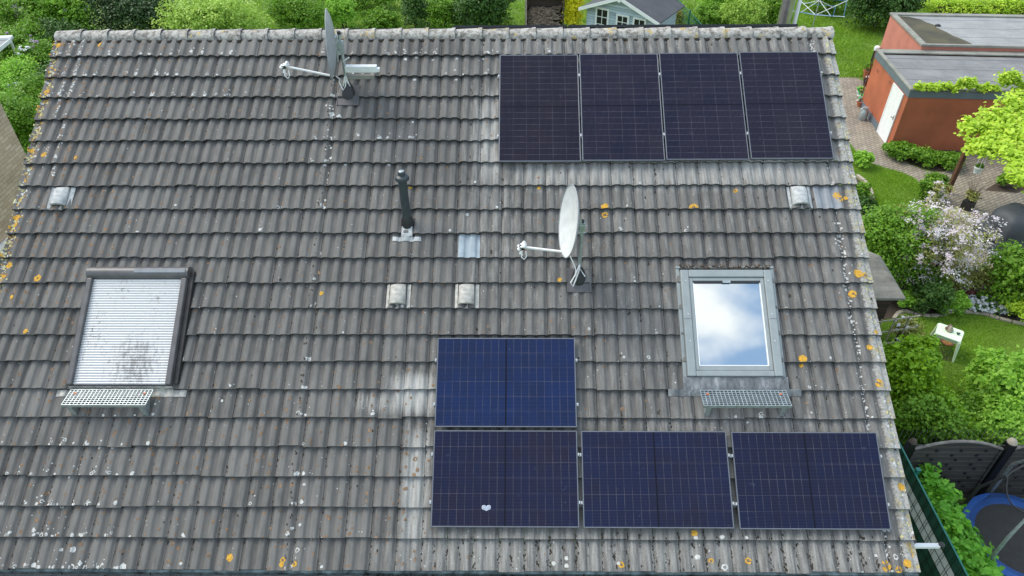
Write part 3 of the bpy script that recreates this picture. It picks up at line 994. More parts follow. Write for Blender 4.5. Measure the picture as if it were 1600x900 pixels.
vent(96, 312, 0, M['vent'], 'pale hooded roof vent near the left verge')
vent(622, 463, 0, M['cream'], 'hooded roof vent with a yellow lichen tuft below the flue pipe')
vent(729, 463, 0, M['cream'], 'streaked pale hooded roof vent below the zinc tile')
vent(1248, 308, 0, M['vent'], 'pale hooded roof vent near the right verge')


def sheet_tile(px, py, mat, wdt, lab):
    u, v = ruv(px, py); i = math.floor(v / GG)
    u0 = u - wdt / 2
    b = MB(); nx, ny = 26, 3
    vs = []
    for a in range(ny):
        t = [.004, .17, GG - .002][a]
        for k in range(nx):
            x = wdt * k / (nx - 1)
            z = float(Htop(np.array([u0 + x]), np.array([i * GG + t]), np.array([i]))[0]) + .004
            vs.append((x, t - .006, z))
    fs = [(a * nx + k, a * nx + k + 1, (a + 1) * nx + k + 1, (a + 1) * nx + k) for a in range(ny - 1) for k in range(nx - 1)]
    b.add(vs, fs)
    return roof_part(b, 'metal_tile', mat, u0, i * GG, label=lab, smooth=True)


sheet_tile(733, 388, M['zinc'], .29, 'pale blue-grey zinc tile')
sheet_tile(1292, 311, M['zinc_dark'], .34, 'clean slate-grey replacement tile')

# flue pipe
fu, fv = -1.565, 4.33
fb = RP(fu, fv, .02)
b = MB(); b.lathe(fb, [(.062, .10), (.060, .16), (.058, .20), (.056, .73), (.0, .735)], 24)
flue = hb(b, 'flue_pipe', M['dark_pipe'], smooth=True)
b = MB(); b.lathe(fb, [(.058, .70), (.088, .715), (.092, .735), (.080, .765), (.045, .78), (.045, .82), (.038, .835)], 24)
hb(b, 'cap', M['dark_pipe'], flue, smooth=True)
b = MB(); b.lathe(fb + Vector((0, 0, .832)), [(.034, 0), (.036, .006), (.02, .012), (.0, .012)], 16)
hb(b, 'cap_disc', M['galv'], flue, smooth=True)
b = MB(); b.lathe(fb, [(.095, -.10), (.088, .02), (.078, .10), (.066, .14), (.060, .16)], 24)
hb(b, 'collar', M['black_rubber'], flue, smooth=True)
b = MB()
p0 = [(-.07, .17, .075), (.07, .17, .075), (.075, .03, .06), (-.075, .03, .06)]
b.add(p0, [(3, 2, 1, 0)])
wv = []
nx = 24
for a, yy in enumerate((.03, -.035)):
    for k in range(nx):
        x = -.19 + .38 * k / (nx - 1)
        t = fv - .20 + yy
        wv.append((x, yy, float(Htop(np.array([fu + x]), np.array([t]))[0]) + .008 + (.03 if a == 0 and abs(x) < .09 else 0)))
b.add(wv, [(nx + k, nx + k + 1, k + 1, k) for k in range(nx - 1)])
ap = roof_part(b, 'flue_apron', M['vent'], fu, fv - .20)
ap['label'] = 'white zinc apron below the dark flue'
b = MB(); b.bb(-.10, .13, -.02, .17, .02, .045)
roof_part(b, 'flue_base', M['black_rubber'], fu, fv - .07, bevel=.01)

# stainless chimney on the rear slope
cb = Vector((4.28, 7.55, EAVE + (12.554 - 7.55) / CT * ST))
b = MB(); b.tube([cb + Vector((0, 0, -.1)), cb + Vector((0, 0, 3.2))], .105, 24)
chim = hb(b, 'chimney', M['steel'], smooth=True)
b = MB(); b.tube([cb + Vector((.17, -.03, -.1)), cb + Vector((.17, -.03, 3.2))], .03, 12)
hb(b, 'pipe', M['white_paint'], chim, smooth=True)
b = MB()
for zz in (1.55, 1.62):
    b.tube([cb + Vector((.115 * math.cos(a), .115 * math.sin(a), zz)) for a in np.linspace(0, 2 * math.pi, 20)], .008, 6, caps=False)
hb(b, 'clamp_ring', M['galv'], chim, smooth=True)


# ------------------------------------------------------------------ roof windows
def ring(b, x0, x1, y0, y1, t, z0, z1, tb=None, tt=None):
    tb = t if tb is None else tb; tt = t if tt is None else tt
    b.bb(x0, x0 + t, y0 + .001, y1 - .001, z0, z1); b.bb(x1 - t, x1, y0 + .001, y1 - .001, z0, z1)
    b.bb(x0 + t, x1 - t, y0, y0 + tb, z0, z1 - .002); b.bb(x0 + t, x1 - t, y1 - tt, y1, z0, z1 - .002)
    return b


# right-hand window with glass
wu, wv_, ww, wh = 2.03, 2.265, 1.18, 1.40
b = MB(); ring(b, 0, ww, 0, wh, .105, -.02, .125, .07, .10)
rw = roof_part(b, 'roof_window', M['win_grey'], wu, wv_, label='grey framed roof window reflecting blue sky and cloud', bevel=.012)
b = MB(); ring(b, .108, ww - .108, .073, wh - .103, .045, .02, .105, .06, .045)
b.build('sash', M['win_grey'], rw, bevel=.006)
b = MB(); ring(b, .155, ww - .155, .135, wh - .150, .010, .07, .100)
b.build('glazing_bead', M['white_paint'], rw)
b = MB(); b.bb(.156, ww - .156, .136, wh - .151, .060, .080)
b.build('pane', M['pane'], rw)
b = MB(); b.bb(.155, ww - .155, wh - .175, wh - .150, .0955, .101); b.build('vent_flap', M['black_rubber'], rw)
b = MB(); b.bb(ww / 2 - .05, ww / 2 + .05, wh - .18, wh - .145, .1, .112); b.build('handle', M['galv'], rw, bevel=.004)
for args in ((-.045, -.002, -.03, wh + .03, .0, .07), (ww + .002, ww + .045, -.03, wh + .03, .0, .07), (-.045, ww + .045, wh + .031, wh + .06, .0, .085)):
    b = MB(); b.bb(*args); b.build('side_flashing', M['win_grey'], rw, bevel=.004)
for s_ in (.03, ww - .03):
    for yy in (.45, .80, 1.25):
        b = MB(); b.lathe((s_ + (.03 if s_ < .5 else -.03), yy, .125), [(.008, 0), (.006, .004), (0, .005)], 8); b.build('screw', M['dish_white'], rw)
for xx in (.052, ww - .052):
    b = MB(); b.bb(xx - .050, xx + .050, .735, .739, .1252, .1275); b.build('cladding_joint', M['win_mid'], rw)


def apron(parent, x0, x1, y0, y1, tab, mat, uoff, voff):
    b = MB(); nx = 60
    vs = []
    for a, (yy, dz) in enumerate(((y1, .02), (y0 + .07, .016), (y0, .006))):
        for k in range(nx):
            x = x0 + (x1 - x0) * k / (nx - 1)
            t = voff + yy
            h = float(Htop(np.array([uoff + x]), np.array([t]))[0])
            vs.append((x, yy, (.092, .086 if y0 < -.2 else h + .012, h + .006)[a]))
    b.add(vs, [((a + 1) * nx + k, (a + 1) * nx + k + 1, a * nx + k + 1, a * nx + k) for a in range(2) for k in range(nx - 1)])
    for (tx0, tx1) in tab:
        vs = []
        for a, yy in enumerate((y0 + .085, y0)):
            for k in range(14):
                x = tx0 + (tx1 - tx0) * k / 13
                vs.append((x, yy, float(Htop(np.array([uoff + x]), np.array([voff + yy]))[0]) + .008))
        b.add(vs, [(14 + k, 14 + k + 1, k + 1, k) for k in range(13)])
    return b.build('apron', mat, parent, smooth=True)


apron(rw, -.06, ww + .06, -.235, -.005, [(-.24, -.05), (ww + .05, ww + .22)], M['lead'], wu, wv_)
# crumbs of moss above the window
b = MB()
for k in range(420):
    c = Vector((RNG.uniform(0, ww), wh + .03 + abs(RNG.normal(0, .02)), .085 + RNG.uniform(0, .022))); r = RNG.uniform(.006, .016)
    d = Vector(RNG.normal(0, 1, 3)).normalized() * r; e = Vector(RNG.normal(0, 1, 3)).normalized() * r
    b.add([c - d, c + e, c + d, c - e], [(0, 1, 2, 3)])
tag(b.build('debris', basic('brown_debris', (.085, .05, .025), .95, 0, .5, 30, .3), rw), kind='stuff')

# left-hand window behind its roller shutter
su, sv, sw, sh = -5.70, 2.145, 1.31, 1.56
b = MB()
b.bb(.04, sw - .04, .02, sh - .10, -.01, .06)
rs = roof_part(b, 'roof_window', M['win_mid'], su, sv, label='roof window closed by a dirty silver roller shutter', bevel=.012)
b = MB()
b.bb(sw + .002, sw + .06, .02, sh - .05, .0, .09); b.build('side_flashing', M['win_dark'], rs, bevel=.006)
b = MB(); b.bb(-.04, -.002, .02, sh - .05, .0, .05); b.build('side_flashing', M['win_dark'], rs, bevel=.006)
for x_ in (0, sw - .072):
    b = MB(); b.bb(x_, x_ + .072, 0, sh - .16, .0, .15); b.build('guide_rail', M['win_mid'], rs, bevel=.012)
b = MB(); n = 12; vs = []; fs = []
for x in (-.01, sw + .01):
    for k in range(n + 1):
        a = math.pi * k / n
        vs.append((x, sh - .08 - .085 * math.cos(a), .09 + .085 * math.sin(a)))
    vs.append((x, sh + .005, -.01)); vs.append((x, sh - .165, -.01))
m_ = n + 3
fs += [(k, m_ + k, m_ + (k + 1) % m_, (k + 1) % m_) for k in range(m_)]
fs += [tuple(range(m_)), tuple(range(2 * m_ - 1, m_ - 1, -1))]
b.add(vs, fs)
b.build('shutter_box', M['win_mid'], rs, smooth=True)
b = MB(); b.bb(.62, sw - .02, sh - .10, sh - .045, .172, .180); b.build('solar_strip', M['zinc_dark'], rs, bevel=.003)
# slats
b = MB(); ns = 41; y0, y1 = .006, sh - .165; dy = (y1 - y0) / ns; vs = []; cols = 2
for k in range(ns):
    ya = y0 + k * dy
    for t, z in ((0, .094), (.08, .100), (.3, .109), (.55, .112), (.8, .107), (.95, .098), (1.0, .094)):
        vs.append((.0725, ya + t * dy, z)); vs.append((sw - .0725, ya + t * dy, z))
nr = ns * 7
b.add(vs, [(2 * i, 2 * i + 1, 2 * i + 3, 2 * i + 2) for i in range(nr - 1)])
b.add([(.0725, y0, .094), (sw - .0725, y0, .094), (sw - .0725, y0, .03), (.0725, y0, .03)], [(3, 2, 1, 0)])
sl = b.build('roller_shutter', M['shutter'], rs)
b = MB(); b.bb(.0, sw, -.012, .004, .0, .088); b.build('bottom_rail', M['win_dark'], rs, bevel=.004)
apron(rs, -.0, sw + .0, -.135, -.014, [(-.17, .0), (sw - .0, sw + .16)], M['cream'], su, sv)


# galvanised roof steps
def roof_step(u0, u1, v0, lab):
    p = RP(u0, v0, .12)
    L = u1 - u0; D = .24
    b = MB()
    nx, ny = 22, 7
    for k in range(nx + 1): b.bb(k * L / nx - .004, k * L / nx + .004, -D, 0, -.022, 0)
    for k in range(ny + 1): b.bb(0, L, -k * D / ny - .004, -k * D / ny + .004, -.021, -.001)
    b.bb(-.004, L + .004, -D - .008, -D - .004, -.04, .003); b.bb(-.004, L + .004, .004, .008, -.04, .003)
    b.v = [tuple(Vector(q) + p) for q in b.v]
    o = hb(b, 'roof_step', M['galv']); o['label'] = lab
    for x in (.07, L - .07):
        c = MB()
        c.add([p + Vector(q) for q in [(x - .03, -D, -.025), (x + .03, -D, -.025), (x + .03, 0, -.025), (x - .03, 0, -.025),
                                       (x - .03, -D + .02, -.25), (x + .03, -D + .02, -.25), (x + .03, -.06, -.10), (x - .03, -.06, -.10)]],
              [(0, 1, 2, 3), (4, 5, 1, 0), (1, 5, 6, 2), (0, 3, 7, 4), (7, 6, 5, 4)])
        hb(c, 'bracket', M['galv'], o)
    for x in (.08, L - .08):
        c = MB(); c.lathe(p + Vector((x, -.06, 0)), [(.018, 0), (.016, .006), (0, .008)], 10); hb(c, 'bolt', M['terracotta'], o)


def step_uv(px, py, w=.12): return ruv(px, py, w)


a0, a1 = step_uv(111, 609), step_uv(239, 609)
roof_step(a0[0], a1[0], a0[1], 'galvanised grating step below the shuttered window')
a0, a1 = step_uv(1094, 610), step_uv(1228, 610)
roof_step(a0[0], a1[0], a0[1], 'galvanised grating step below the glass window')

# white bracket fixed to the right gable
b = MB()
b.bar((4.26, 1.0, 3.3), (5.66, 1.0, 3.3), .06, .05); b.bar((5.30, 1.02, 3.3), (5.30, 2.6, 3.3), .03, .03); b.bar((4.26, 2.6, 3.3), (5.32, 2.6, 3.3), .04)
br = hb(b, 'wall_bracket', M['white_paint'], bevel=.006)
b = MB(); b.lathe((5.66, 1.0, 3.31), [(.04, -.03), (.04, .03), (.01, .05)], 12); hb(b, 'bolt', M['black_plastic'], br); b = MB(); b.lathe((5.30, 1.06, 3.31), [(.04, -.02), (.045, .03), (.02, .06)], 12)
hb(b, 'bolt', M['black_plastic'], br)

# ------------------------------------------------------------------ solar panels
PL, PW = 1.722, 1.128


def panel_parts(root, lw, lh, mat, frame_mat, landscape, clamps=True):
    """lw along eave, lh up the slope, top of frame at z .13"""
    f = MB(); t = .012
    ring(f, 0, lw, 0, lh, t, .095, .130)
    f.build('frame', frame_mat, root, bevel=.002)
    me = bpy.data.meshes.new('cell_sheet')
    z = .127
    me.from_pydata([(t, t, z), (lw - t, t, z), (lw - t, lh - t, z), (t, lh - t, z), (t, t, z - .028), (lw - t, t, z - .028), (lw - t, lh - t, z - .028), (t, lh - t, z - .028)], [],
                   [(0, 1, 2, 3), (7, 6, 5, 4), (0, 4, 5, 1), (1, 5, 6, 2), (2, 6, 7, 3), (3, 7, 4, 0)])
    uv = me.uv_layers.new(name='uv')
    q = [(0, 0), (1, 0), (1, 1), (0, 1)] if landscape else [(0, 1), (0, 0), (1, 0), (1, 1)]
    for i in range(24): uv.data[i].uv = q[i % 4]
    link_mesh('cell_sheet', me, root, [mat])
    r = MB()
    if landscape:
        rails = (.28, lh - .28)
        cl = [(x, y) for x in (-.012, lw + .012) for y in (.28, lh - .28)]
    else:
        rails = (.40, lh - .35)
        cl = [(x, y) for x in (-.012, lw + .012) for y in (.40, lh - .35)]
    for yy in rails:
        r = MB(); r.bb(-.03, lw + .03, yy - .02, yy + .02, .055, .094); r.build('rail', M['galv'], root)
    if clamps:
        for x, y in cl:
            c = MB(); c.bb(x - .008, x + .008, y - .015, y + .015, .09, .134); c.build('clamp', M['clamp'], root, bevel=.003)


cellA = [cell_mat('cells_dusky_%d' % k, a, b_, k) for k, (a, b_) in enumerate([((.008, .007, .017), (.015, .012, .021)), ((.008, .0085, .022), (.016, .0135, .025)),
                                                                             ((.008, .0085, .022), (.015, .0135, .026)), ((.009, .009, .021), (.014, .0125, .024))])]
cellB = [cell_mat('cells_navy_%d' % k, a, b_, k + 5) for k, (a, b_) in enumerate([((.006, .018, .072), (.007, .015, .050)), ((.006, .010, .036), (.011, .010, .025)),
                                                                                 ((.006, .011, .040), (.009, .010, .028)), ((.006, .010, .035), (.009, .010, .027))])]
top_labels = ['dusky black solar panel by the ridge, leftmost of the upper row of four', 'dusky solar panel in the upper row, directly right of the leftmost one',
              'dusky solar panel in the upper row, third from the left', 'dusky solar panel in the upper row, closest to the right verge']
for k in range(4):
    u = [-.345, .805, 1.955, 3.108][k]
    t = roof_empty('solar_panel', u, 5.235 + k * .012, top_labels[k], 'solar panel', 'solar panels on the front roof slope')
    panel_parts(t, PW, PL, cellA[k], M['frame_alu'], False)
low = [(-1.09, 1.635, 0, 'bright navy solar panel lying alone above the lower row'), (-1.092, .482, 1, 'navy solar panel with a white bird dropping, left end of the lower row'),
       (.688, .479, 2, 'navy solar panel in the middle of the lower row of three'), (2.496, .472, 3, 'navy solar panel at the right end of the lower row, by the verge')]
for u, v, k, lab in low:
    t = roof_empty('solar_panel', u, v, lab, 'solar panel', 'solar panels on the front roof slope')
    panel_parts(t, 1.73 if k < 2 else 1.745, 1.112, cellB[k], M['frame_alu'], True)
    if k == 1:
        d = MB()
        pu, pv = ruv(760, 793, .13)
        for (dx, dy, r) in ((-.028, .0, .028), (.024, .0, .028), (0, -.012, .026), (-.04, .012, .014), (.036, .014, .014)):
            d.lathe((pu - u + dx, pv - v + dy, .1275), [(r, 0), (r * .7, .002 + random.random() * .001), (0, .003)], 14)
        d.build('bird_dropping', basic('dropping', (.36, .39, .46), .8, 0, .2, 30, .2), t)


# panels on the rear slope, their upper edges stand just above the ridge
def rear_panel(u0, u1, lab, hz, grp):
    t = empty('solar_panel', (u0, 12.554, EAVE), (-TH, 0, 0), lab, 'solar panel', grp)
    w = u1 - u0 - .012; y1 = -5.98 if hz else -5.9; hh = 1.1
    # local frame: y negative up the rear slope
    f = MB(); z0 = .085 if hz else .045
    b0 = -(VR - .10); b1 = b0 + hh
    ring(f, 0, w, b0, b1, .03, z0, z0 + .04)
    f.build('frame', M['frame_black'], t)
    s_ = MB(); s_.bb(.03, w - .03, b0 + .03, b1 - .03, z0 + .005, z0 + .036); s_.build('cell_sheet', M['frame_black'], t)
    for x in (w * .25, w * .75):
        s_ = MB(); s_.bb(x - .02, x + .02, b0 - .0, b0 + .05, .02, z0 - .001); s_.build('post', M['win_mid'], t)


for k, (u0, u1) in enumerate([(-1.05, .66), (.67, 2.38), (2.39, 4.1)]):
    rear_panel(u0, u1, ['black solar panel edge showing over the ridge below the log store', 'black solar panel edge over the ridge in front of the blue summerhouse',
                        'black solar panel edge over the ridge beside the steel chimney'][k], True, 'solar panels on the rear slope')
for k, (u0, u1) in enumerate([(-4.75, -3.02), (-3.0, -1.27)]):
    rear_panel(u0, u1, ['thin dark solar panel edge over the ridge left of the upper dish', 'thin dark solar panel edge over the ridge right of the upper dish'][k], False, 'solar panels on the rear slope')


# ------------------------------------------------------------------ satellite dishes
def dish(base, az, mast_h, face_c, armtip, lab, front_mat, back_mat, dw=.80, dh=.90, tilt=rad(9), extra=False):
    root = empty('satellite_dish', base, (0, 0, 0), lab, 'satellite dish', 'satellite dishes on the tiled roof')
    base = Vector(base)
    c = Vector(face_c) - base
    nrm = Vector((-math.cos(az) * math.cos(tilt), -math.sin(az) * math.cos(tilt), math.sin(tilt)))
    upv = (Vector((0, 0, 1)) - nrm * nrm.z).normalized(); side = upv.cross(nrm)
    b = MB(); nr_, na = 8, 40; vs = []
    for off, sg in ((0, 1), (-.012, 1)):
        for i in range(nr_ + 1):
            r = i / nr_
            for k in range(na):
                a = 2 * math.pi * k / na
                dep = -.085 * (1 - r * r) + off * (1 if r < .99 else .0)
                vs.append(c + side * (math.cos(a) * r * dw / 2) + upv * (math.sin(a) * r * dh / 2) + nrm * dep)
    for sh_ in (0, 1):
        o = sh_ * (nr_ + 1) * na; b.mi = sh_
        fs = [(o + i * na + k, o + i * na + (k + 1) % na, o + (i + 1) * na + (k + 1) % na, o + (i + 1) * na + k) for i in range(nr_) for k in range(na)]
        if sh_: fs = [f[::-1] for f in fs]
        b.f += fs; b.m += [sh_] * len(fs)
    b.v = [tuple(x) for x in vs]
    b.mi = 0
    rimp = [c + side * (math.cos(a) * dw / 2) + upv * (math.sin(a) * dh / 2) for a in np.linspace(0, 2 * math.pi, 41)]
    b.mi = 1; b.tube(rimp, .007, 6, caps=False)
    reflector = b.build('reflector', [front_mat, back_mat], root, smooth=True)
    # mast and boot
    m_ = MB(); m_.tube([(0, 0, .02), (0, 0, mast_h)], .024, 14)
    mast = m_.build('mast', M['galv'], root, smooth=True)
    m_ = MB(); m_.lathe((0, 0, mast_h), [(.026, -.03), (.027, .005), (.015, .012)], 14); m_.build('mast_cap', M['black_rubber'], mast, smooth=True)
    m_ = MB(); m_.lathe((0, 0, 0), [(.105, -.10), (.098, .02), (.085, .045), (.075, .13), (.055, .15), (.05, .18), (.028, .20)], 22); m_.build('rubber_boot', M['black_rubber'], root, smooth=True)
    m_ = MB(); R = Matrix.Rotation(TH, 3, 'X')
    m_.box((0, -.03, .0), (.30, .33, .02), M=R)
    m_.box(R @ Vector((.15, -.03, .02)), (.02, .33, .035), M=R); m_.box(R @ Vector((-.15, -.03, .02)), (.012, .33, .03), M=R)
    m_.build('base_tile', M['win_mid'], root, bevel=.006)
    # bracket
    bp = c - nrm * .10
    hz = min(max(c.z - .05, .3), mast_h - .1)
    m_ = MB()
    m_.box(bp + upv * -.05, (.02, .13, .34), M=Matrix((nrm, side, upv)).transposed())
    m_.bar(bp + upv * .05, Vector((0, 0, hz + .05)), .035, .05); m_.bar(bp - upv * .12, Vector((0, 0, hz - .08)), .035, .05)
    m_.box((0, 0, hz), (.07, .07, .16))
    m_.tube([(-.05, -.035, hz + .05), (.06, -.035, hz + .05)], .007, 6); m_.tube([(-.05, -.035, hz - .05), (.06, -.035, hz - .05)], .007, 6)
    m_.build('bracket', M['galv'], root, bevel=.003)
    # feed arm
    lo = c - upv * (dh / 2 - .01) - nrm * .02
    tip = Vector(armtip) - base
    m_ = MB(); m_.bar(lo, tip, .028, .022); arm = m_.build('feed_arm', M['white_paint'], root, bevel=.004)
    d = (tip - lo).normalized()
    m_ = MB()
    for q in (-.028, .030):
        p = tip + Vector((0, q, .01))
        aim = ((c + upv * .0) - p).normalized()
        m_.tube([p - aim * .055, p - aim * .02, p + aim * .02, p + aim * .03, p + aim * .055], [.020, .022, .022, .032, .034], 12)
    m_.tube([tip + Vector((0, -.02, -.02)), tip + Vector((-.01, -.03, -.08)), tip + Vector((.01, -.02, -.11))], [.018, .02, .012], 10)
    lnb = m_.build('receiver_head', M['white_paint'], root, smooth=True)
    m_ = MB(); m_.box(tip + Vector((.0, 0, .0)), (.06, .10, .045)); m_.build('receiver_clamp', M['black_plastic'], root, bevel=.006)
    # cables
    m_ = MB()
    m_.tube([tip + Vector((0, -.03, -.05)), tip + Vector((-.005, -.05, -.12)), tip + Vector((.03, -.05, -.16)), tip + Vector((.06, -.04, -.12)), tip + Vector((.05, -.02, -.05))], .007, 6)
    a0 = lo - nrm * .03
    m_.tube([a0, a0 + Vector((.05, -.02, -.03)), Vector((-.10 if extra else -.05, -.03, .20)), Vector((-.05, -.07, .10)), Vector((-.01, -.06, .16)), Vector((0, -.03, .24))], .008, 6)
    if not extra:
        m_.tube([Vector((0, -.03, .26)), Vector((-.06, -.09, .13)), Vector((-.11, -.10, .02)), Vector((-.08, -.11, -.04)), Vector((-.05, -.09, .04)), Vector((.0, -.06, .22)), Vector((.07, -.07, .10))], .010, 6)
    m_.build('cable', M['white_paint'], root, smooth=True)
    if extra:
        m_ = MB(); m_.box((.24, -.03, .40), (.44, .09, .085)); m_.box((.475, -.035, .385), (.05, .07, .05))
        m_.tube([(.0, -.03, .50), (.10, -.06, .57)], .012, 8)
        m_.build('antenna', M['dish_white'], root, bevel=.008)
        m_ = MB(); m_.box((.19, .02, .26), (.42, .08, .05)); m_.build('antenna_bracket', M['coping'], root, bevel=.006)
        m_ = MB(); m_.bar((-.06, -.03, .08), (-.01, -.03, .28), .02); m_.bar((.05, -.03, .1), (.0, -.03, .3), .02); m_.build('brace', M['dish_white'], root)
    return root


dish((-2.513, 5.346, 7.853), rad(9), .90, (-2.66, 5.30, 8.60), (-3.31, 5.22, 8.33),
     'grey satellite dish seen edge-on near the ridge, with a white box antenna on its mast', M['dish_grey'], M['dish_grey'], .82, .92, rad(4), True)
dish((.715, 2.988, 6.346), rad(9), .915, (.535, 2.93, 7.29), (-.03, 2.90, 6.93),
     'white satellite dish mid-roof above the glass roof window, facing left', M['dish_white'], M['dish_grey'], .80, .93, rad(8), False)
#@@GARDEN@@

# ================================================================== GARDEN
def sheet(name, pts, z, mat, kind='structure', uv=None, sub=0):
    """flat polygon at height z, pts in world xy"""
    me = bpy.data.meshes.new(name)
    me.from_pydata([(p[0], p[1], z) for p in pts], [], [tuple(range(len(pts)))])
    if me.polygons[0].normal.z < 0: me.flip_normals()
    u = me.uv_layers.new(name='uv')
    for l in me.loops:
        c = me.vertices[l.vertex_index].co
        a = uv or 0.0
        u.data[l.index].uv = (c.x * math.cos(a) + c.y * math.sin(a), -c.x * math.sin(a) + c.y * math.cos(a))
    o = link_mesh(name, me, None, [mat]); tag(o, kind=kind)
    return o


def smooth_poly(pxs, z=0.0, it=2):
    P = [G(x, y, z) for x, y in pxs]
    for _ in range(it):
        Q = []
        for i in range(len(P)):
            a, b_ = P[i], P[(i + 1) % len(P)]
            Q += [a * .75 + b_ * .25, a * .25 + b_ * .75]
        P = Q
    return P


sheet('ground', [(-160, -120), (160, -120), (160, 260), (-160, 260)], -0.004, M['wild'])
lawn_pts = smooth_poly([(1300, 505), (1400, 500), (1412, 488), (1440, 494), (1465, 494), (1490, 489), (1530, 492), (1560, 500), (1600, 509), (1700, 525), (1740, 640), (1480, 660), (1330, 640)])
sheet('lawn', lawn_pts, 0.006, M['grass'])
side_lawn = smooth_poly([(1322, 218), (1340, 240), (1352, 252), (1382, 262), (1422, 274), (1437, 286), (1447, 315), (1462, 350), (1420, 370), (1372, 350), (1362, 312), (1352, 292), (1338, 278), (1318, 262)], it=1)
sheet('side_lawn', side_lawn, 0.006, M['grass'])
meadow = smooth_poly([(1180, -40), (1500, -40), (1470, 40), (1395, 30), (1375, 60), (1352, 121), (1290, 121)], it=0)
sheet('meadow', meadow, 0.003, M['wild'])
path = smooth_poly([(1290, 121), (1353, 122), (1352, 150), (1352, 175), (1372, 207), (1393, 240), (1430, 262), (1470, 272), (1492, 258), (1500, 238), (1640, 228), (1660, 330), (1640, 420), (1490, 420), (1482, 345), (1462, 318), (1447, 294), (1425, 277), (1385, 264), (1352, 252), (1335, 236), (1322, 215), (1300, 180)], it=1)
sheet('path', path, 0.010, M['paver'], uv=0.5)
sheet('soil', smooth_poly([(1330, 262), (1352, 290), (1364, 315), (1380, 345), (1440, 350), (1470, 340), (1500, 420), (1640, 420), (1700, 524), (1600, 507), (1560, 498), (1530, 490), (1490, 487), (1465, 492), (1440, 492), (1411, 486), (1395, 500), (1330, 500), (1300, 350)], it=1), 0.002, M['soil'])
sheet('flower_bed', smooth_poly([(1393, 240), (1430, 260), (1472, 271), (1495, 255), (1500, 225), (1400, 222)], it=1), 0.014, M['soil'])
sheet('patio_bed', [G(*q, 0) for q in [(1538, 298), (1590, 302), (1620, 288), (1560, 284)]], 0.014, M['soil'])
sheet('trampoline_ground', [(7.0, -3), (13, -3), (13, 3.9), (7.0, 3.9)], 0.004, M['soil'])


# stone edging
def edging(pxs, lab, w=.09, h=.07):
    P = [G(x, y, 0) for x, y in pxs]
    b = MB()
    pts = []
    for i in range(len(P) - 1):
        n_ = max(1, int((P[i + 1] - P[i]).length / .3))
        for k in range(n_): pts.append(P[i].lerp(P[i + 1], k / n_))
    pts.append(P[-1])
    for i in range(len(pts) - 1):
        a, c = pts[i], pts[i + 1]; d = (c - a) * .03
        b.bar(a + d + Vector((0, 0, h / 2)), c - d + Vector((0, 0, h / 2 + random.uniform(-.008, .008))), w, h)
    o = b.build('lawn_edging', M['stone'], bevel=.01)
    return tag(o, lab, 'edging')


edging([(1395, 500), (1403, 490), (1413, 487), (1427, 491), (1440, 494), (1453, 495), (1466, 494), (1478, 490), (1490, 487), (1505, 488), (1530, 490), (1545, 494), (1560, 499), (1580, 504), (1600, 508), (1640, 516)],
       'curved beige stone edging between flower bed and lawn with the small table')
edging([(1338, 276), (1350, 285), (1357, 294), (1361, 303), (1363, 313)], 'short pale stone edging of the bed beside the roof verge', .10, .10)


# ------------------------------------------------------------------ foliage
def inside_leaves(blobs, n, leaf, seed, up=.35, flat=.5, clump=.16, shell=.55):
    r = np.random.default_rng(seed)
    B = np.array(blobs, float)
    vol = (B[:, 3] * B[:, 4] * B[:, 5]) ** (2 / 3.)
    nc = max(30, n // 22)
    w = r.choice(len(B), nc, p=vol / vol.sum())
    d = r.normal(0, 1, (nc, 3)); d /= np.linalg.norm(d, axis=1)[:, None]
    d[:, 2] = np.where(d[:, 2] < -.35, -d[:, 2], d[:, 2])
    q = shell + (1.06 - shell) * r.random(nc) ** .6
    # lumpy outline
    ph = r.random((4, 3)) * 6
    lump = 1 + .20 * np.sin(d[:, 0] * 4.1 + ph[0, 0]) * np.cos(d[:, 1] * 3.7 + ph[0, 1]) + .09 * np.sin(d[:, 2] * 7 + d[:, 0] * 6 + ph[1, 0]) + r.normal(0, .05, nc)
    cc = B[w, :3] + d * B[w, 3:6] * (q * lump)[:, None]
    per = r.integers(14, 30, nc); idx = np.repeat(np.arange(nc), per)[:n * 2]
    sz = clump * (B[w, 3:6].mean(1)) * r.uniform(.5, 1.3, nc)
    P = cc[idx] + r.normal(0, 1, (len(idx), 3)) * sz[idx][:, None] * np.array([1, 1, .7])
    P[:, 2] = np.maximum(P[:, 2], .02)
    N = d[idx] * (1 - flat) + r.normal(0, .55, (len(idx), 3)) + np.array([0, 0, up + .2])
    N /= np.linalg.norm(N, axis=1)[:, None]
    T = np.cross(N, r.normal(0, 1, (len(idx), 3))); T /= np.linalg.norm(T, axis=1)[:, None]
    S = np.cross(N, T)
    L = leaf * r.uniform(.6, 1.35, len(idx))[:, None]
    wd = L * .34
    V = np.stack([P - T * L * .5, P + S * wd - T * L * .02 + N * L * .07, P + T * L * .5, P - S * wd - T * L * .02 + N * L * .07], 1).reshape(-1, 3)
    F = np.arange(len(V)).reshape(-1, 4)
    rnd = np.clip(.55 * r.random(nc)[idx] + .45 * r.random(len(idx)), 0, 1)
    return V, F, np.repeat(rnd, 4)


SEED = [100]


def foliage(name, root, blobs, n, leaf, mat, **k):
    SEED[0] += 1
    V, F, rn = inside_leaves(blobs, n, leaf, SEED[0], **k)
    me = np_mesh(name, V - np.array([root.location.x, root.location.y, root.location.z]), F)
    set_attr(me, 'rnd', rn)
    return link_mesh(name, me, root, [mat])


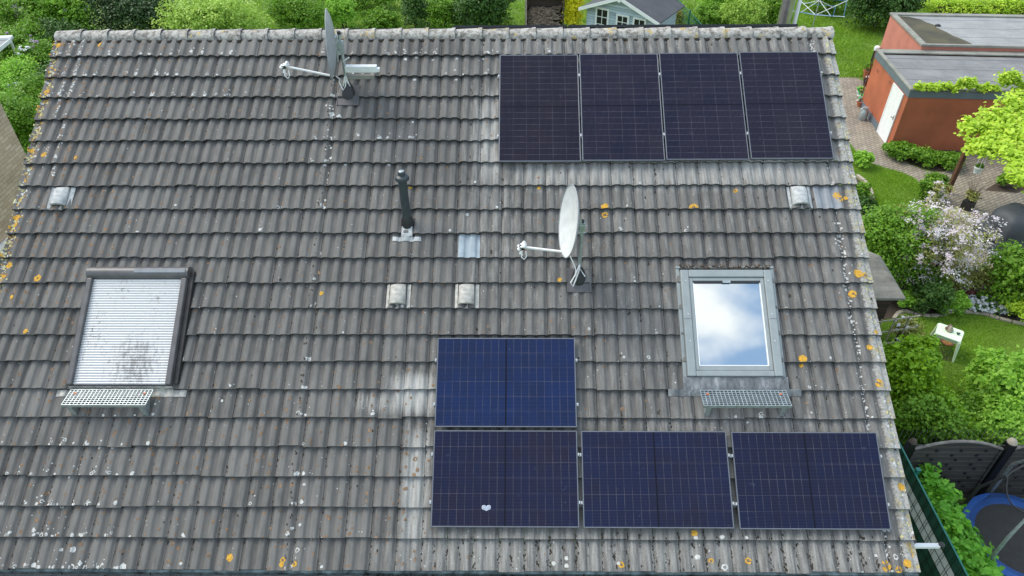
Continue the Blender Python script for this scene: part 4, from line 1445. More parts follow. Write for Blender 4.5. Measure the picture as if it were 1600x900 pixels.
def shrub(name, lab, cat, px, py, zc, rx, ry, rz, n, leaf, mat, group=None, lobes=4, flowers=None, stems=5, pos=None, **k):
    c = G(px, py, zc) if pos is None else Vector(pos)
    root = empty(name, (c.x, c.y, 0), (0, 0, 0), lab, cat, group)
    rr = random.Random(SEED[0] * 7 + 3)
    bl = [(c.x, c.y, c.z, rx * .78, ry * .78, rz * .85)]
    if c.z - rz * .6 > .12: bl.append((c.x, c.y, c.z * .45, rx * .80, ry * .80, c.z * .62))
    for q in range(lobes):
        a = rr.uniform(0, 6.28); s = rr.uniform(.40, .62)
        e = rr.uniform(-.3, .75)
        bl.append((c.x + math.cos(a) * rx * .58 * math.cos(e), c.y + math.sin(a) * ry * .58 * math.cos(e), c.z + rz * .62 * math.sin(e), rx * s, ry * s, rz * s))
    foliage('foliage', root, bl, n, leaf, mat, **k)
    if flowers:
        fm, fn, fl = flowers
        fo = foliage('blossom', root, bl, fn, fl, fm, shell=.9, clump=.07, up=.9)
    if stems:
        b = MB()
        top = Vector((c.x, c.y, c.z))
        for q in range(stems):
            a = rr.uniform(0, 6.28); e = Vector((math.cos(a) * rx * .55, math.sin(a) * ry * .55, c.z + rz * .3))
            b.tube([(math.cos(a) * .05, math.sin(a) * .05, -.02), (e.x * .4, e.y * .4, e.z * .5), (e.x, e.y, e.z)], [.03, .02, .008], 6)
        b.build('stem', M['bark'], root)
    return root


# --- right side of the house
shrub('shrub', 'dense mid-green shrub between the gable and the pink blossom', 'shrub', 1398, 388, 1.2, 1.15, .95, 1.25, 26000, .075, M['l_mid'], shell=.4)
shrub('flowering_shrub', 'spreading shrub covered in pale pink blossom beside the patio', 'shrub', 1478, 374, 1.55, 1.35, 1.0, .85, 8500, .06, M['l_olive'], flowers=(M['f_pink'], 11500, .052), clump=.14)
shrub('flowering_branch', 'small arching spray of white blossom in front of the timber post', 'branch', 1468, 298, 1.5, .32, .30, .30, 900, .06, M['l_olive'], flowers=(M['f_pink'], 800, .05), stems=2, lobes=2)
shrub('round_bush', 'round glossy green bush between lawn tip and paved path', 'bush', 1455, 292, .42, .42, .40, .40, 8000, .06, M['l_mid'])
for px, py, lb, rx in ((1408, 236, 'low green perennials beside the white garage door', .62), (1442, 246, 'low green perennials in the middle of the garage bed', .62), (1482, 253, 'low green perennials near the timber post', .55)):
    shrub('bed_plant', lb, 'plant', px, py, .22, rx, .45, .28, 5200, .085, M['l_mid'], 'green perennials along the garage wall', stems=0, lobes=5)
shrub('leafy_shrub', 'tall leafy shrub at the right edge below the covered barbecue', 'shrub', 1600, 430, .95, .90, .80, .90, 9000, .09, M['l_mid'], shell=.4)
shrub('low_hedge', 'low ragged hedge of yellow-green twigs behind the flower bed', 'hedge', 1520, 436, .50, 1.65, .30, .30, 9000, .06, M['l_olive'], lobes=9, stems=8)
shrub('low_hedge', 'short hedge of grey-green twigs right of the felt-roofed shed', 'hedge', 1448, 444, .50, .55, .35, .42, 5200, .06, M['l_mid'], lobes=4)
shrub('dark_bush', 'dark green rounded bush in the flower bed behind the lawn', 'bush', 1457, 462, .5, .50, .42, .48, 7500, .06, M['l_dark'])
shrub('small_conifer', 'small pointed dark green bush beside the white stone', 'bush', 1466, 478, .28, .22, .22, .34, 3200, .05, M['l_mid'], stems=1)
shrub('light_bush', 'light green bush directly right of the white stone', 'bush', 1495, 472, .30, .28, .28, .30, 3000, .06, M['l_light'], stems=2)
shrub('light_bush', 'light green low bush between felt-roofed shed and dark bush', 'bush', 1424, 470, .25, .32, .28, .26, 3000, .06, M['l_light'], stems=2)
shrub('flower_clump', 'mound of pure white flowers at the lawn edge', 'flowers', 1532, 474, .16, .34, .26, .20, 1600, .07, M['l_dark'], flowers=(M['f_white'], 3000, .07), stems=0)
shrub('flower_clump', 'larger mound of white flowers beside the dead tree stump', 'flowers', 1562, 476, .16, .46, .34, .20, 2600, .07, M['l_dark'], flowers=(M['f_white'], 3200, .07), stems=0)
shrub('yellow_bush', 'yellow-green bush at the right end of the flower bed', 'bush', 1598, 478, .36, .42, .40, .42, 5200, .06, M['l_lime'])
shrub('climbing_rose', 'climbing plant with white flowers on the trellis by the shed', 'plant', 1412, 516, .45, .36, .30, .42, 1800, .06, M['l_olive'], flowers=(M['f_white'], 130, .07))
shrub('thuja', 'bright green thuja touching the roof verge behind the privacy fence', 'thuja', 1412, 602, 1.10, .66, .80, 1.12, 32000, .085, M['l_thuja'], 'thujas along the gable', shell=.5, up=.1, clump=.10)
shrub('thuja', 'broad green thuja nearer the trellis and the lawn', 'thuja', 1450, 652, .80, .78, .62, .82, 30000, .085, M['l_thuja'], 'thujas along the gable', shell=.5, up=.1, clump=.10)
shrub('loose_shrub', 'airy light green shrub just below the small plastic table', 'shrub', 1545, 592, .75, .50, .48, .62, 6500, .085, M['l_light'], 'light green shrubs by the lawn', shell=.35, lobes=6)
shrub('loose_shrub', 'tall light green shrub at the right edge above the arched fence', 'shrub', 1592, 622, 1.0, .70, .65, .90, 13000, .09, M['l_light'], 'light green shrubs by the lawn', shell=.35, lobes=6)
shrub('loose_shrub', 'light green shrub between the broad thuja and the arched fence', 'shrub', 1530, 660, .60, .62, .45, .60, 8500, .085, M['l_mid'], 'light green shrubs by the lawn', shell=.35, lobes=6)
lh = G(1472, 750, 1.0)
root = empty('laurel_hedge', (7.7, 2.2, 0), (0, 0, 0), 'glossy bright green laurel hedge between privacy fence and trampoline', 'hedge')
bl = []
for k, (yy, rx, h) in enumerate([(3.55, .32, .95), (3.1, .38, .80), (2.65, .42, .72), (2.2, .46, .75), (1.75, .50, .72), (1.3, .52, .75), (.85, .52, .75), (.4, .5, .7), (-.1, .5, .7)]):
    bl.append((7.27 + rx * .9, yy, h * .65, rx, .42, h * .62))
foliage('foliage', root, bl, 24000, .115, M['l_laurel'], clump=.17, shell=.45, up=.7)
b = MB()
for q in bl: b.tube([(q[0] - 7.7, q[1] - 2.2, 0), (q[0] - 7.7, q[1] - 2.2, q[2])], [.03, .015], 6)
b.build('stem', M['bark'], root)

# --- garages
GA = Vector((12.95, 18.28, 0)); GR = rad(-4)
gr_ = empty('garage', GA, (0, 0, GR), 'orange-red rendered flat-roofed garage with a white side door', 'garage')
b = MB(); b.bb(0, 10, 0, 3.5, 0, 2.11); b.build('wall', M['orange'], gr_)
b = MB(); b.bb(-.03, -.002, -.03, 3.53, 1.93, 2.18); b.bb(-.002, 10, -.03, -.002, 1.93, 2.18); b.bb(-.002, 10, 3.502, 3.53, 1.93, 2.18); fas = b.build('fascia', M['grey_paint'], gr_)
b = MB(); ring(b, -.05, 10.05, -.05, 3.55, .13, 2.18, 2.235, .13, .34); b.build('coping', M['coping'], gr_, bevel=.012)
b = MB(); b.bb(.06, 9.9, .06, 3.2, 2.111, 2.15); b.build('roof', M['felt'], gr_)
b = MB(); b.bb(-.02, -.002, 1.36, 3.5, .0, .26); b.build('plinth', M['grey_paint'], gr_)
b = MB(); b.bb(-.035, -.002, .33, 1.31, 0, 1.88); dr = b.build('door', M['white_paint'], gr_, bevel=.008)
b = MB(); ring(b, -.0, .98, -.0, 1.88, .05, .0, .012, .0005, .05)
b.v = [(-.035 - z, .33 + x, y) for x, y, z in b.v]; b.build('frame', M['white_paint'], dr)
b = MB(); b.tube([(-.04, .42, .98), (-.09, .42, .98), (-.09, .54, .98)], .011, 8); b.bb(-.046, -.036, .40, .44, .90, 1.06); b.build('handle', M['black_plastic'], dr, smooth=True)
b = MB(); b.tube([(-.03, 3.56, 0), (-.03, 3.56, 2.15)], .022, 10); b.build('downpipe', M['terracotta_dark'], gr_, smooth=True)
for y, z in ((2.80, 1.66), (1.52, 1.76)):
    b = MB()
    for q in range(2): b.bb(-.008, -.002, y, y + .22, z - q * .07, z - q * .07 + .025)
    b.build('vent_slot', M['terracotta_dark'], gr_)
ga2 = empty('garage', Matrix.Rotation(GR, 3, 'Z') @ Vector((1.55, 3.56, 0)) + GA, (0, 0, GR), 'faded pink rear garage with a puddle on its flat roof', 'garage')
b = MB(); b.bb(0, 10, 0, 3.45, 0, 2.36); b.build('wall', M['pink'], ga2)
b = MB(); ring(b, -.05, 10.05, -.05, 3.5, .20, 2.361, 2.45, .12, .26); b.build('coping', M['coping'], ga2, bevel=.012)
b = MB(); b.bb(.14, 9.86, .06, 3.25, 2.361, 2.385); b.build('roof', M['felt_pale'], ga2)
b = MB()
pl = [(.16, .08), (1.9, .08), (1.85, .35), (1.72, .7), (1.5, 1.1), (1.42, 1.5), (1.22, 1.95), (1.3, 2.2), (1.05, 2.55), (.95, 2.9), (.6, 3.15), (.16, 3.2)]
b.add([(x, y, 2.389) for x, y in pl], [tuple(range(len(pl)))]); b.build('puddle', M['water'], ga2)
b = MB(); b.lathe((1.35, 2.15, 2.386), [(.10, 0), (.10, .04), (.05, .07), (0, .08)], 14); b.build('drain', M['black_plastic'], ga2)
# vine along the garage roof edge
root = empty('climbing_vine', GA + Vector((1.5, -.1, 0)), (0, 0, 0), 'bright lime vine creeping along the front edge of the orange garage roof', 'vine')
bl = []
rr = random.Random(4)
Rg = Matrix.Rotation(GR, 3, 'Z')
for k in range(46):
    x = .15 + k * .125
    h = .09 + (.20 if 10 < k < 15 else 0) + (.40 if 20 < k < 25 else 0) + (.15 if k > 25 else 0)
    p = Rg @ Vector((x, .02 + rr.uniform(-.08, .06), 2.22 + h * .5)) + GA
    bl.append((p.x, p.y, p.z, .14, .12, .08 + h * .6))
foliage('foliage', root, bl, 8500, .10, M['l_lime'], clump=.3, shell=.3)
b = MB(); b.tube([Rg @ Vector((x, -.05, 2.2 + .02 * math.sin(x * 5))) + GA - root.location for x in np.linspace(.1, 6, 20)], .012, 6); b.build('stem', M['bark'], root)

# things standing by the garage wall
def pot(name, px, py, r, h, mat, lab, plant=None, n=500, z=0.0, leaf=.06):
    c = G(px, py, z)
    root = empty(name, (c.x, c.y, z), (0, 0, 0), lab, 'plant pot', None)
    b = MB(); b.lathe((0, 0, 0), [(r * .68, 0), (r * .95, h * .82), (r * 1.08, h * .83), (r * 1.08, h), (r * .9, h), (r * .86, h * .85), (0, h * .84)], 20)
    b.build('pot', mat, root, smooth=True)
    b = MB(); b.lathe((0, 0, h * .85), [(r * .84, 0), (0, .012)], 14); b.build('earth', M['soil'], root)
    if plant:
        foliage('foliage', root, [(c.x, c.y, z + h + r * .6, r * 1.1, r * 1.1, r * .9)], n, leaf, plant, shell=.2)
    return root


pot('plant_pot', 1354, 121, .20, .34, M['terracotta'], 'terracotta pot with a green plant by the garage corner', M['l_mid'])
pot('plant_pot', 1353, 134, .16, .26, M['black_plastic'], 'black plant pot below the planted terracotta pot', M['f_white'], 60)
pot('plant_pot', 1342, 150, .13, .20, M['white_stone'], 'small white pot with pale flowers by the watering can', M['l_pale'], 300)
pot('plant_pot', 1343, 166, .15, .22, M['terracotta'], 'small empty-looking terracotta pot between watering can and grey churn', M['f_white'], 30)
c = G(1346, 157, 0)
root = empty('watering_can', c, (0, 0, 1.9), 'bright green plastic watering can among the pots', 'watering can')
b = MB(); b.lathe((0, 0, 0), [(.12, 0), (.13, .05), (.125, .2), (.09, .26), (.06, .27)], 18); b.build('body', M['green_plastic'], root, smooth=True)
b = MB(); b.tube([(.11, 0, .06), (.24, 0, .22), (.34, 0, .34)], [.03, .02, .018], 10); b.lathe((.35, 0, .35), [(.02, 0), (.05, .03), (0, .035)], 12); b.build('spout', M['green_plastic'], root, smooth=True)
b = MB(); b.tube([(-.11, 0, .08), (-.22, 0, .16), (-.20, 0, .30), (-.05, 0, .34), (.04, 0, .27)], .014, 8); b.build('handle', M['green_plastic'], root, smooth=True)
c = G(1347, 187, 0)
root = empty('milk_churn', c, (0, 0, 0), 'grey metal churn at the foot of the orange garage corner', 'churn')
b = MB(); b.lathe((0, 0, 0), [(.14, 0), (.15, .02), (.15, .32), (.10, .40), (.09, .46), (.11, .50), (0, .51)], 20); b.build('body', M['galv'], root, smooth=True)
b = MB(); b.tube([(-.12, 0, .36), (-.17, 0, .42), (-.10, 0, .48)], .012, 8); b.build('handle', M['galv'], root)
c = G(1356, 112, 0)
root = empty('lamp_post', (c.x, c.y, 0), (0, 0, 0), 'short dark green garden post carrying a white globe by the garage', 'garden lamp')
b = MB(); b.tube([(0, 0, 0), (0, 0, 1.0)], .03, 10); b.build('post', M['green_strip'], root)
b = MB(); b.lathe((.08, 0, 1.0), [(.02, -.12), (.11, -.08), (.13, 0), (.11, .08), (.03, .12), (0, .125)], 18); b.bar((0, 0, .98), (.06, 0, .95), .02); b.build('globe', M['white_paint'], root, smooth=True)

# --- pergola and grapevine
pc = G(1480, 302, 0)
root = empty('pergola', pc, (0, 0, 0), 'red-brown timber pergola carrying the lime-coloured grapevine', 'pergola')
off = lambda *p: Vector(p) - pc
A = Vector((pc.x, pc.y, 0)); H = 2.25
b = MB(); b.bar((0, 0, 0), (0, 0, H), .12); b.build('post', M['brown_wood'], root, bevel=.008)
p2 = G(1600, 345, .6) - pc; p2.z = 0
p3 = Vector((2.6, .35, 0))
b = MB(); b.bar(p2, p2 + Vector((0, 0, H)), .13); o = b.build('post', M['orange_wood'], root, bevel=.008); o['label'] = 'orange-stained pergola post'
b = MB(); b.bar(p3, p3 + Vector((0, 0, H)), .12); b.build('post', M['brown_wood'], root, bevel=.008)
b = MB(); b.bar(Vector((-.1, .02, H + .07)), p3 + Vector((.4, 0, H + .07)), .07, .14); b.build('beam', M['brown_wood'], root, bevel=.006)
q2 = p2 + Vector((0, 0, H + .07)); q1 = Vector((.72, 0, H + .07))
b = MB(); b.bar(q1, q2 + (q2 - q1) * .2, .07, .14); b.build('beam', M['black_plastic'], root, bevel=.006)
for k in range(5):
    t = k / 4
    a_ = Vector((.5 + .45 * k, -.1, H + .17)); b_ = Vector((1.1 + .45 * k, -2.7, H + .17))
    b = MB(); b.bar(a_, b_, .06, .07); b.build('rafter', M['brown_wood'], root)
vc = G(1560, 218, 2.5)
root = empty('grapevine', (vc.x, vc.y, 0), (0, 0, 0), 'lime-green broad-leaved grapevine spreading over the pergola', 'vine')
bl = [(G(x, y, 2.5).x, G(x, y, 2.5).y, z, a_, b_, .22) for x, y, z, a_, b_ in [(1530, 205, 2.5, .40, .45), (1556, 190, 2.6, .45, .5), (1585, 180, 2.7, .5, .45), (1570, 215, 2.5, .5, .5), (1600, 215, 2.6, .6, .6),
      (1545, 232, 2.5, .35, .35), (1522, 225, 2.4, .22, .25), (1580, 245, 2.5, .45, .4), (1600, 262, 2.5, .35, .35), (1510, 198, 2.5, .18, .18), (1640, 230, 2.6, .8, 1.0), (1592, 278, 2.4, .22, .22), (1590, 165, 2.7, .25, .2)]]
foliage('foliage', root, bl, 9500, .13, M['l_lime'], clump=.34, shell=.2, up=.9)
b = MB()
for q in bl[:9]: b.tube([(1.3, -1.6, 0), (1.3 + (q[0] - vc.x - 1.3) * .3, -1.6 + (q[1] - vc.y + 1.6) * .3, 2.2), (q[0] - vc.x, q[1] - vc.y, 2.4)], [.05, .03, .01], 6)
b.build('stem', M['bark'], root)
# hanging pot
c = G(1526, 270, 1.35)
root = empty('hanging_pot', c, (0, 0, 0), 'white hanging pot with a small green plant under the pergola', 'hanging pot')
b = MB(); b.lathe((0, 0, 0), [(.09, 0), (.12, .16), (.13, .17), (.13, .2), (.11, .2), (0, .17)], 20); b.build('pot', M['white_paint'], root, smooth=True)
b = MB()
for a_ in (0, 2.1, 4.2): b.tube([(.12 * math.cos(a_), .12 * math.sin(a_), .2), (0, 0, .95)], .006, 5)
b.build('chain', M['white_paint'], root)
foliage('foliage', root, [(c.x, c.y, c.z + .22, .10, .10, .06)], 300, .06, M['l_mid'], shell=.2)


# covered barbecue and seat
def cover(px, py, zc, rx, ry, h, lab, seed):
    c = G(px, py, zc); r = random.Random(seed)
    root = empty('barbecue_cover' if seed == 1 else 'furniture_cover', (c.x, c.y, 0), (0, 0, .3), lab, 'cover')
    b = MB(); n, vs = 40, []
    prof_ = [(1.06, 0), (1.0, .25), (.96, .6), (.90, .82), (.70, .95), (.35, 1.0), (0, 1.02)]
    ph = [r.uniform(0, 6) for _ in range(4)]
    for (q, z) in prof_:
        for k in range(n):
            a = 2 * math.pi * k / n
            e = 1 / (abs(math.cos(a)) ** 2.6 + abs(math.sin(a)) ** 2.6) ** (1 / 2.6)
            fold = 1 + (.07 * math.sin(7 * a + ph[0]) + .05 * math.sin(11 * a + ph[1])) * (1 - z * .75)
            vs.append((rx * q * e * fold * math.cos(a), ry * q * e * fold * math.sin(a), h * z + .03 * math.sin(3 * a + ph[2]) * q))
    m_ = len(prof_)
    b.add(vs, [(i * n + k, i * n + (k + 1) % n, (i + 1) * n + (k + 1) % n, (i + 1) * n + k) for i in range(m_ - 1) for k in range(n)])
    b.build('fabric', M['cover'], root, smooth=True)
    b = MB(); b.tube([(rx * 1.0 * math.cos(a), ry * 1.0 * math.sin(a), h * .30) for a in np.linspace(0, 2 * math.pi, 30)], .012, 5, caps=False); b.build('drawstring', M['black_plastic'], root)
    return root


cover(1580, 358, .6, .62, .60, 1.25, 'tall dark grey weather cover standing under the pergola', 1)
r2 = cover(1545, 362, .35, .45, .36, .80, 'low dark grey cover with a pale lid beside the taller cover', 2)
b = MB(); b.lathe((.05, .05, .74), [(.11, 0), (.12, .02), (.04, .035), (0, .04)], 16); b.build('lid', M['galv'], r2, smooth=True)
# black planter with reed-like plant
c = G(1510, 326, 0)
root = empty('planter', c, (0, 0, .5), 'square black planter with thin twigs and white flowers on the patio', 'planter')
b = MB(); b.prism([(-.14, -.14), (.14, -.14), (.14, .14), (-.14, .14)], 0, .30); b.build('box', M['black_plastic'], root, bevel=.01)
foliage('foliage', root, [(c.x, c.y, .45, .2, .2, .15)], 500, .06, M['l_olive'], shell=.2)
b = MB()
for k in range(16):
    a = random.uniform(0, 6.28); l = random.uniform(.5, .95)
    b.tube([(0, 0, .3), (.1 * math.cos(a), .1 * math.sin(a), .3 + l * .5), (.28 * math.cos(a), .28 * math.sin(a), .3 + l)], [.006, .004, .002], 5)
b.build('twig', M['bark'], root)
shrub('grass_tuft', 'tuft of green grass in the triangular patio bed', 'grass tuft', 1570, 284, .2, .28, .2, .25, 1300, .12, M['l_mid'], stems=0)

# white stone, clay pot on the bed, dead stump
c = G(1482, 485, 0); root = MB()
for k in range(1): root.lathe((0, 0, 0), [(.09, 0), (.12, .06), (.10, .15), (.05, .19), (0, .2)], 9)
o = root.build('stone', M['white_stone'], None, smooth=True); o.location = c; tag(o, 'single white stone on the edge of the flower bed', 'stone')
c = G(1513, 466, 0); b = MB(); b.lathe((0, 0, 0), [(.10, 0), (.15, .05), (.15, .16), (.10, .25), (.04, .29), (0, .29)], 8); o = b.build('rock', M['terracotta_dark'], None); o.location = c
tag(o, 'brown-red rock left of the white flowers', 'rock')
c = G(1553, 468, 0)
root = empty('dead_stump', c, (0, 0, 0), 'leaning dead tree stump with frayed top behind the white flowers', 'tree stump')
b = MB(); b.tube([(0, 0, 0), (.05, .02, .35), (.16, .05, .7), (.24, .06, 1.05)], [.11, .09, .08, .05], 10); b.build('trunk', M['lilac_wood'], root, smooth=True)
b = MB()
for k in range(34):
    a = random.uniform(0, 6.28); l = random.uniform(.15, .4); s0 = Vector((.16 + .08 * random.random(), .05, .7 + .35 * random.random()))
    b.tube([s0, s0 + Vector((math.cos(a) * l * .6, math.sin(a) * l * .6, l * .7))], [.012, .004], 5)
b.build('twig', M['lilac_wood'], root)

# --- small plastic table with ornaments
tA, tB, tC = G(1471, 502, .6), G(1508, 515, .6), G(1462, 523, .6)
ctr = G(1484, 519, .6); ang = math.atan2(tB.y - tA.y, tB.x - tA.x)
root = empty('garden_table', (ctr.x, ctr.y, 0), (0, 0, ang), 'small mint-white plastic table standing on the lawn', 'table')
tw, td = .56, .46
b = MB(); pts = []
for sx, sy in ((1, -1), (1, 1), (-1, 1), (-1, -1)):
    for k in range(5):
        a = {(1, -1): -90, (1, 1): 0, (-1, 1): 90, (-1, -1): 180}[(sx, sy)] + k * 22.5
        pts.append((sx * (tw / 2 - .05) + .05 * math.cos(rad(a)), sy * (td / 2 - .05) + .05 * math.sin(rad(a))))
b.prism(pts, .56, .60); b.build('tabletop', M['table'], root, bevel=.008)
b = MB(); ring(b, -tw / 2 + .02, tw / 2 - .02, -td / 2 + .02, td / 2 - .02, .015, .49, .558); b.build('apron', M['table'], root)
for sx in (-1, 1):
    for sy in (-1, 1):
        b = MB(); x, y = sx * (tw / 2 - .03), sy * (td / 2 - .03)
        ex, ey = sx * (tw / 2 + .04), sy * (td / 2 + .04)
        b.tube([(ex, ey, 0), (x, y, .56)], [.022, .045], 8); b.build('leg', M['table'], root, smooth=True)
tr_ = Matrix.Rotation(ang, 3, 'Z')
# garden ornament on the table
p = tr_ @ Vector((-.02, .04, .601)) + Vector((ctr.x, ctr.y, 0))
root = empty('garden_ornament', p, (0, 0, .4), 'beige and brown ornament in the middle of the plastic table', 'ornament')
b = MB(); b.lathe((0, 0, 0), [(.07, 0), (.085, .03), (.06, .09), (.03, .13), (0, .15)], 12); b.build('base', M['stone'], root, smooth=True)
b = MB(); b.lathe((.04, .05, .08), [(.03, -.04), (.05, 0), (.03, .05), (0, .06)], 10); b.lathe((-.05, .05, .07), [(.03, -.04), (.045, 0), (.02, .04), (0, .05)], 10); b.build('figure', M['lilac_wood'], root, smooth=True)
p = tr_ @ Vector((.17, .02, .601)) + Vector((ctr.x, ctr.y, 0))
root = empty('succulent', p, (0, 0, 0), 'tiny dark green succulent on the right side of the plastic table', 'plant')
b = MB()
for k in range(9):
    a = k * 2.4; b.tube([(0, 0, 0), (.03 * math.cos(a), .03 * math.sin(a), .03), (.045 * math.cos(a), .045 * math.sin(a), .055)], [.012, .010, .002], 6)
b.build('leaves', M['l_dark'] and M['green_strip'], root, smooth=True)
c = G(1479, 536, 0)
root = empty('clay_dish', c, (0, 0, 0), 'round reddish clay dish on the dark patch under the plastic table', 'dish')
b = MB(); b.lathe((0, 0, .014), [(.12, 0), (.15, .03), (.135, .03), (.10, .008), (0, .008)], 22); b.build('bowl', M['terracotta_dark'], root, smooth=True)
b = MB(); b.lathe((0, 0, .024), [(.10, 0), (0, .006)], 18); b.build('water', M['terracotta'], root)
sheet('table_patch', [Vector((ctr.x, ctr.y, 0)) + tr_ @ Vector((x, y, 0)) for x, y in [(-.33, -.25), (.0, -.35), (.30, -.28), (.36, 0), (.22, .22), (-.25, .2), (-.38, 0)]], .012, M['soil'])  # dark brown patch on the lawn under the table

# --- small shed with felt roof beside the gable
root = empty('garden_shed', (7.7, 8.6, 0), (0, 0, 0), 'small brown plank shed with a grey felt hipped roof beside the gable', 'shed')
b = MB(); b.bb(-1.2, .54, -.72, .8, 0, 2.02); b.build('wall', M['brown_plank'], root)
b = MB()
z1, z2 = 2.06, 2.46
b.add([(-1.35, -.92, z1), (.70, -.92, z1), (.70, .50, z1), (.42, .95, z1), (-1.35, .95, z1), (-1.35, .05, z2), (.30, .05, z2), (.50, .22, z2 - .1),
       (-1.35, -.92, z1 - .07), (.70, -.92, z1 - .07), (.70, .50, z1 - .07), (.42, .95, z1 - .07), (-1.35, .95, z1 - .07)],
      [(0, 1, 6, 5), (1, 2, 7, 6), (2, 3, 7), (3, 4, 5, 6, 7), (8, 9, 1, 0), (9, 10, 2, 1), (10, 11, 3, 2), (11, 12, 4, 3), (12, 8, 0, 5, 4), (12, 11, 10, 9, 8)])
b.build('roof', M['felt_shed'], root, bevel=.01)
b = MB(); b.box((.05, .60, 2.27), (.34, .22, .05)); b.build('roof_patch', M['stone'], root, bevel=.02)
root = empty('trellis', (8.3, 7.55, 0), (0, 0, .15), 'pale wooden trellis leaning in front of the small shed', 'trellis')
for x in (-.32, 0.0, .34):
    b = MB(); b.bar((x, 0, .0), (x + .02, .05, 1.55), .025); b.build('upright', M['trellis'], root)
for z in (.35, .75, 1.15, 1.5):
    b = MB(); b.bar((-.42, .03, z), (.62, .06, z + .03), .025); b.build('crossbar', M['trellis'], root)

# --- privacy fence
root = empty('privacy_fence', (6.8, 1.5, 0), (0, 0, 0), 'dark green slatted privacy fence with a pale grey stripe along the gable', 'fence')
def ylen(b, z0, z1, t=.006, x=0): b.bb(x - t, x + t, -4.5, 3.9, z0, z1)
b = MB(); ylen(b, 1.53, 1.79); b.build('upper_strip', M['green_strip'], root)
b = MB(); ylen(b, 1.16, 1.527); o = b.build('pale_strip', M['pale_strip'], root)
b = MB(); ylen(b, .02, 1.157); b.build('lower_strip', M['green_strip'], root)
b = MB(); b.bb(-.014, .014, -4.5, 3.9, 1.792, 1.815); b.build('top_rail', M['green_metal'], root)
b = MB()
for z in (1.795, 1.528, 1.343, 1.158, .98, .78, .58, .38, .18): b.bb(-.014, -.0065, -4.5, 3.9, z - .004, z + .004)
y = -4.4
while y < 3.9:
    b.bb(-.019, -.0145, y - .003, y + .003, .02, 1.8); b.bb(-.019, -.0145, y + .045, y + .051, .02, 1.8); y += .20
o = b.build('mesh_rods', M['rod'], root); tag(o, kind='stuff')
for y in (-2.8, -.5, 1.8, 3.95):
    b = MB(); b.bb(.02, .08, y - .03, y + .03, 0, 1.86); b.bb(.012, .088, y - .038, y + .038, 1.861, 1.885)
    b.build('post', M['green_metal'], root, bevel=.004)


# --- arched wooden fence panels
def arch_panel(x0, x1, y, h0, h1, lab):
    root = empty('wooden_fence', ((x0 + x1) / 2, y, 0), (0, 0, 0), lab, 'fence', 'arched wooden fence panels behind the trampoline')
    L = x1 - x0; n = 20
    top = lambda t: h0 + (h1 - h0) * (1 - (2 * t - 1) ** 2)
    b = MB()
    rows = 12; rh = .135
    for k in range(rows + 2):
        z0 = .06 + k * rh; z1 = z0 + rh - .012
        if z0 > h1 - .05: break
        poly = []
        for q in range(n + 1):
            t = q / n; poly.append((-L / 2 + t * L, min(z1, max(z0 + .002, top(t) - .04))))
        dy = .010 if k % 2 else 0
        vs = [(x, -.009 + dy, z0) for x, _ in poly] + [(x, -.009 + dy, z) for x, z in poly] + [(x, .009 + dy, z0) for x, _ in poly] + [(x, .009 + dy, z) for x, z in poly]
        m_ = n + 1; fs = []
        for q in range(n):
            fs += [(q, q + 1, m_ + q + 1, m_ + q), (2 * m_ + q + 1, 2 * m_ + q, 3 * m_ + q, 3 * m_ + q + 1), (m_ + q, m_ + q + 1, 3 * m_ + q + 1, 3 * m_ + q)]
        b.add(vs, fs)
    bp = b.build('boards', M['grey_plank'], root)
    b = MB(); b.tube([(-L / 2 + L * q / n, 0, top(q / n) - .01) for q in range(n + 1)], .028, 8); b.build('arched_rail', basic('weathered_rail', (.20, .18, .16), .85, 0, .3, 9, .3), root, smooth=True)
    for k in range(1, 12):
        for s_ in (-1, 0, 1):
            x = s_ * .45 + (.06 if k % 2 else -.06)
            z = .06 + k * rh - .006
            if z > h0 - .02 + .1: continue
            b = MB(); b.bb(x - .022, x + .022, -.03, -.012, z - .022, z + .022); b.build('spacer', M['black_plastic'], root)
    for x in (-L / 2 + .02, L / 2 - .02):
        b = MB(); b.bb(x - .022, x + .022, -.03, .03, 0.03, h0); b.build('side_rail', M['grey_plank'], root)
    return root


arch_panel(7.18, 8.78, 3.98, 1.58, 1.80, 'arched dark grey wooden fence panel behind the laurel hedge')
arch_panel(8.96, 10.6, 3.98, 1.58, 1.80, 'wooden fence panel at the right edge behind the trampoline')
for x, lb, w_ in ((8.87, 'thick black fence post between the two wooden panels', .075), (7.08, 'dark round-capped fence post at the corner of the privacy fence', .06)):
    root = empty('fence_post', (x, 3.98, 0), (0, 0, 0), lb, 'fence post')
    b = MB(); b.bb(-w_, w_, -w_, w_, 0, 1.74); b.build('shaft', M['frame_black'], root, bevel=.01)
    b = MB(); b.lathe((0, 0, 1.741), [(w_ * .9, 0), (w_ * 1.2, .03), (w_ * .8, .09), (0, .12)], 14); b.build('cap', M['stone'] if w_ > .07 else M['bark'], root, smooth=True)
# wire mesh fence behind the boards
root = empty('wire_fence', (9, 4.35, 0), (0, 0, 0), 'thin grey wire mesh fence just behind the wooden panels', 'fence')
b = MB()
for k in range(46): b.bb(-1.9 + k * .09, -1.897 + k * .09, -.003, .003, .0, 1.66)
for z in (.3, .8): b.bb(-1.9, 2.2, -.007, -.0035, z, z + .006)
b.build('mesh', M['galv'], root)
shrub('bush', 'ragged green bush behind the arched wooden panel', 'bush', 0, 0, 0, .75, .45, .75, 9000, .075, M['l_mid'], pos=(8.1, 4.95, .9))
shrub('bush', 'yellow-green bush behind the right-hand wooden panel', 'bush', 0, 0, 0, .75, .5, .75, 8000, .075, M['l_light'], pos=(9.7, 5.05, .8))

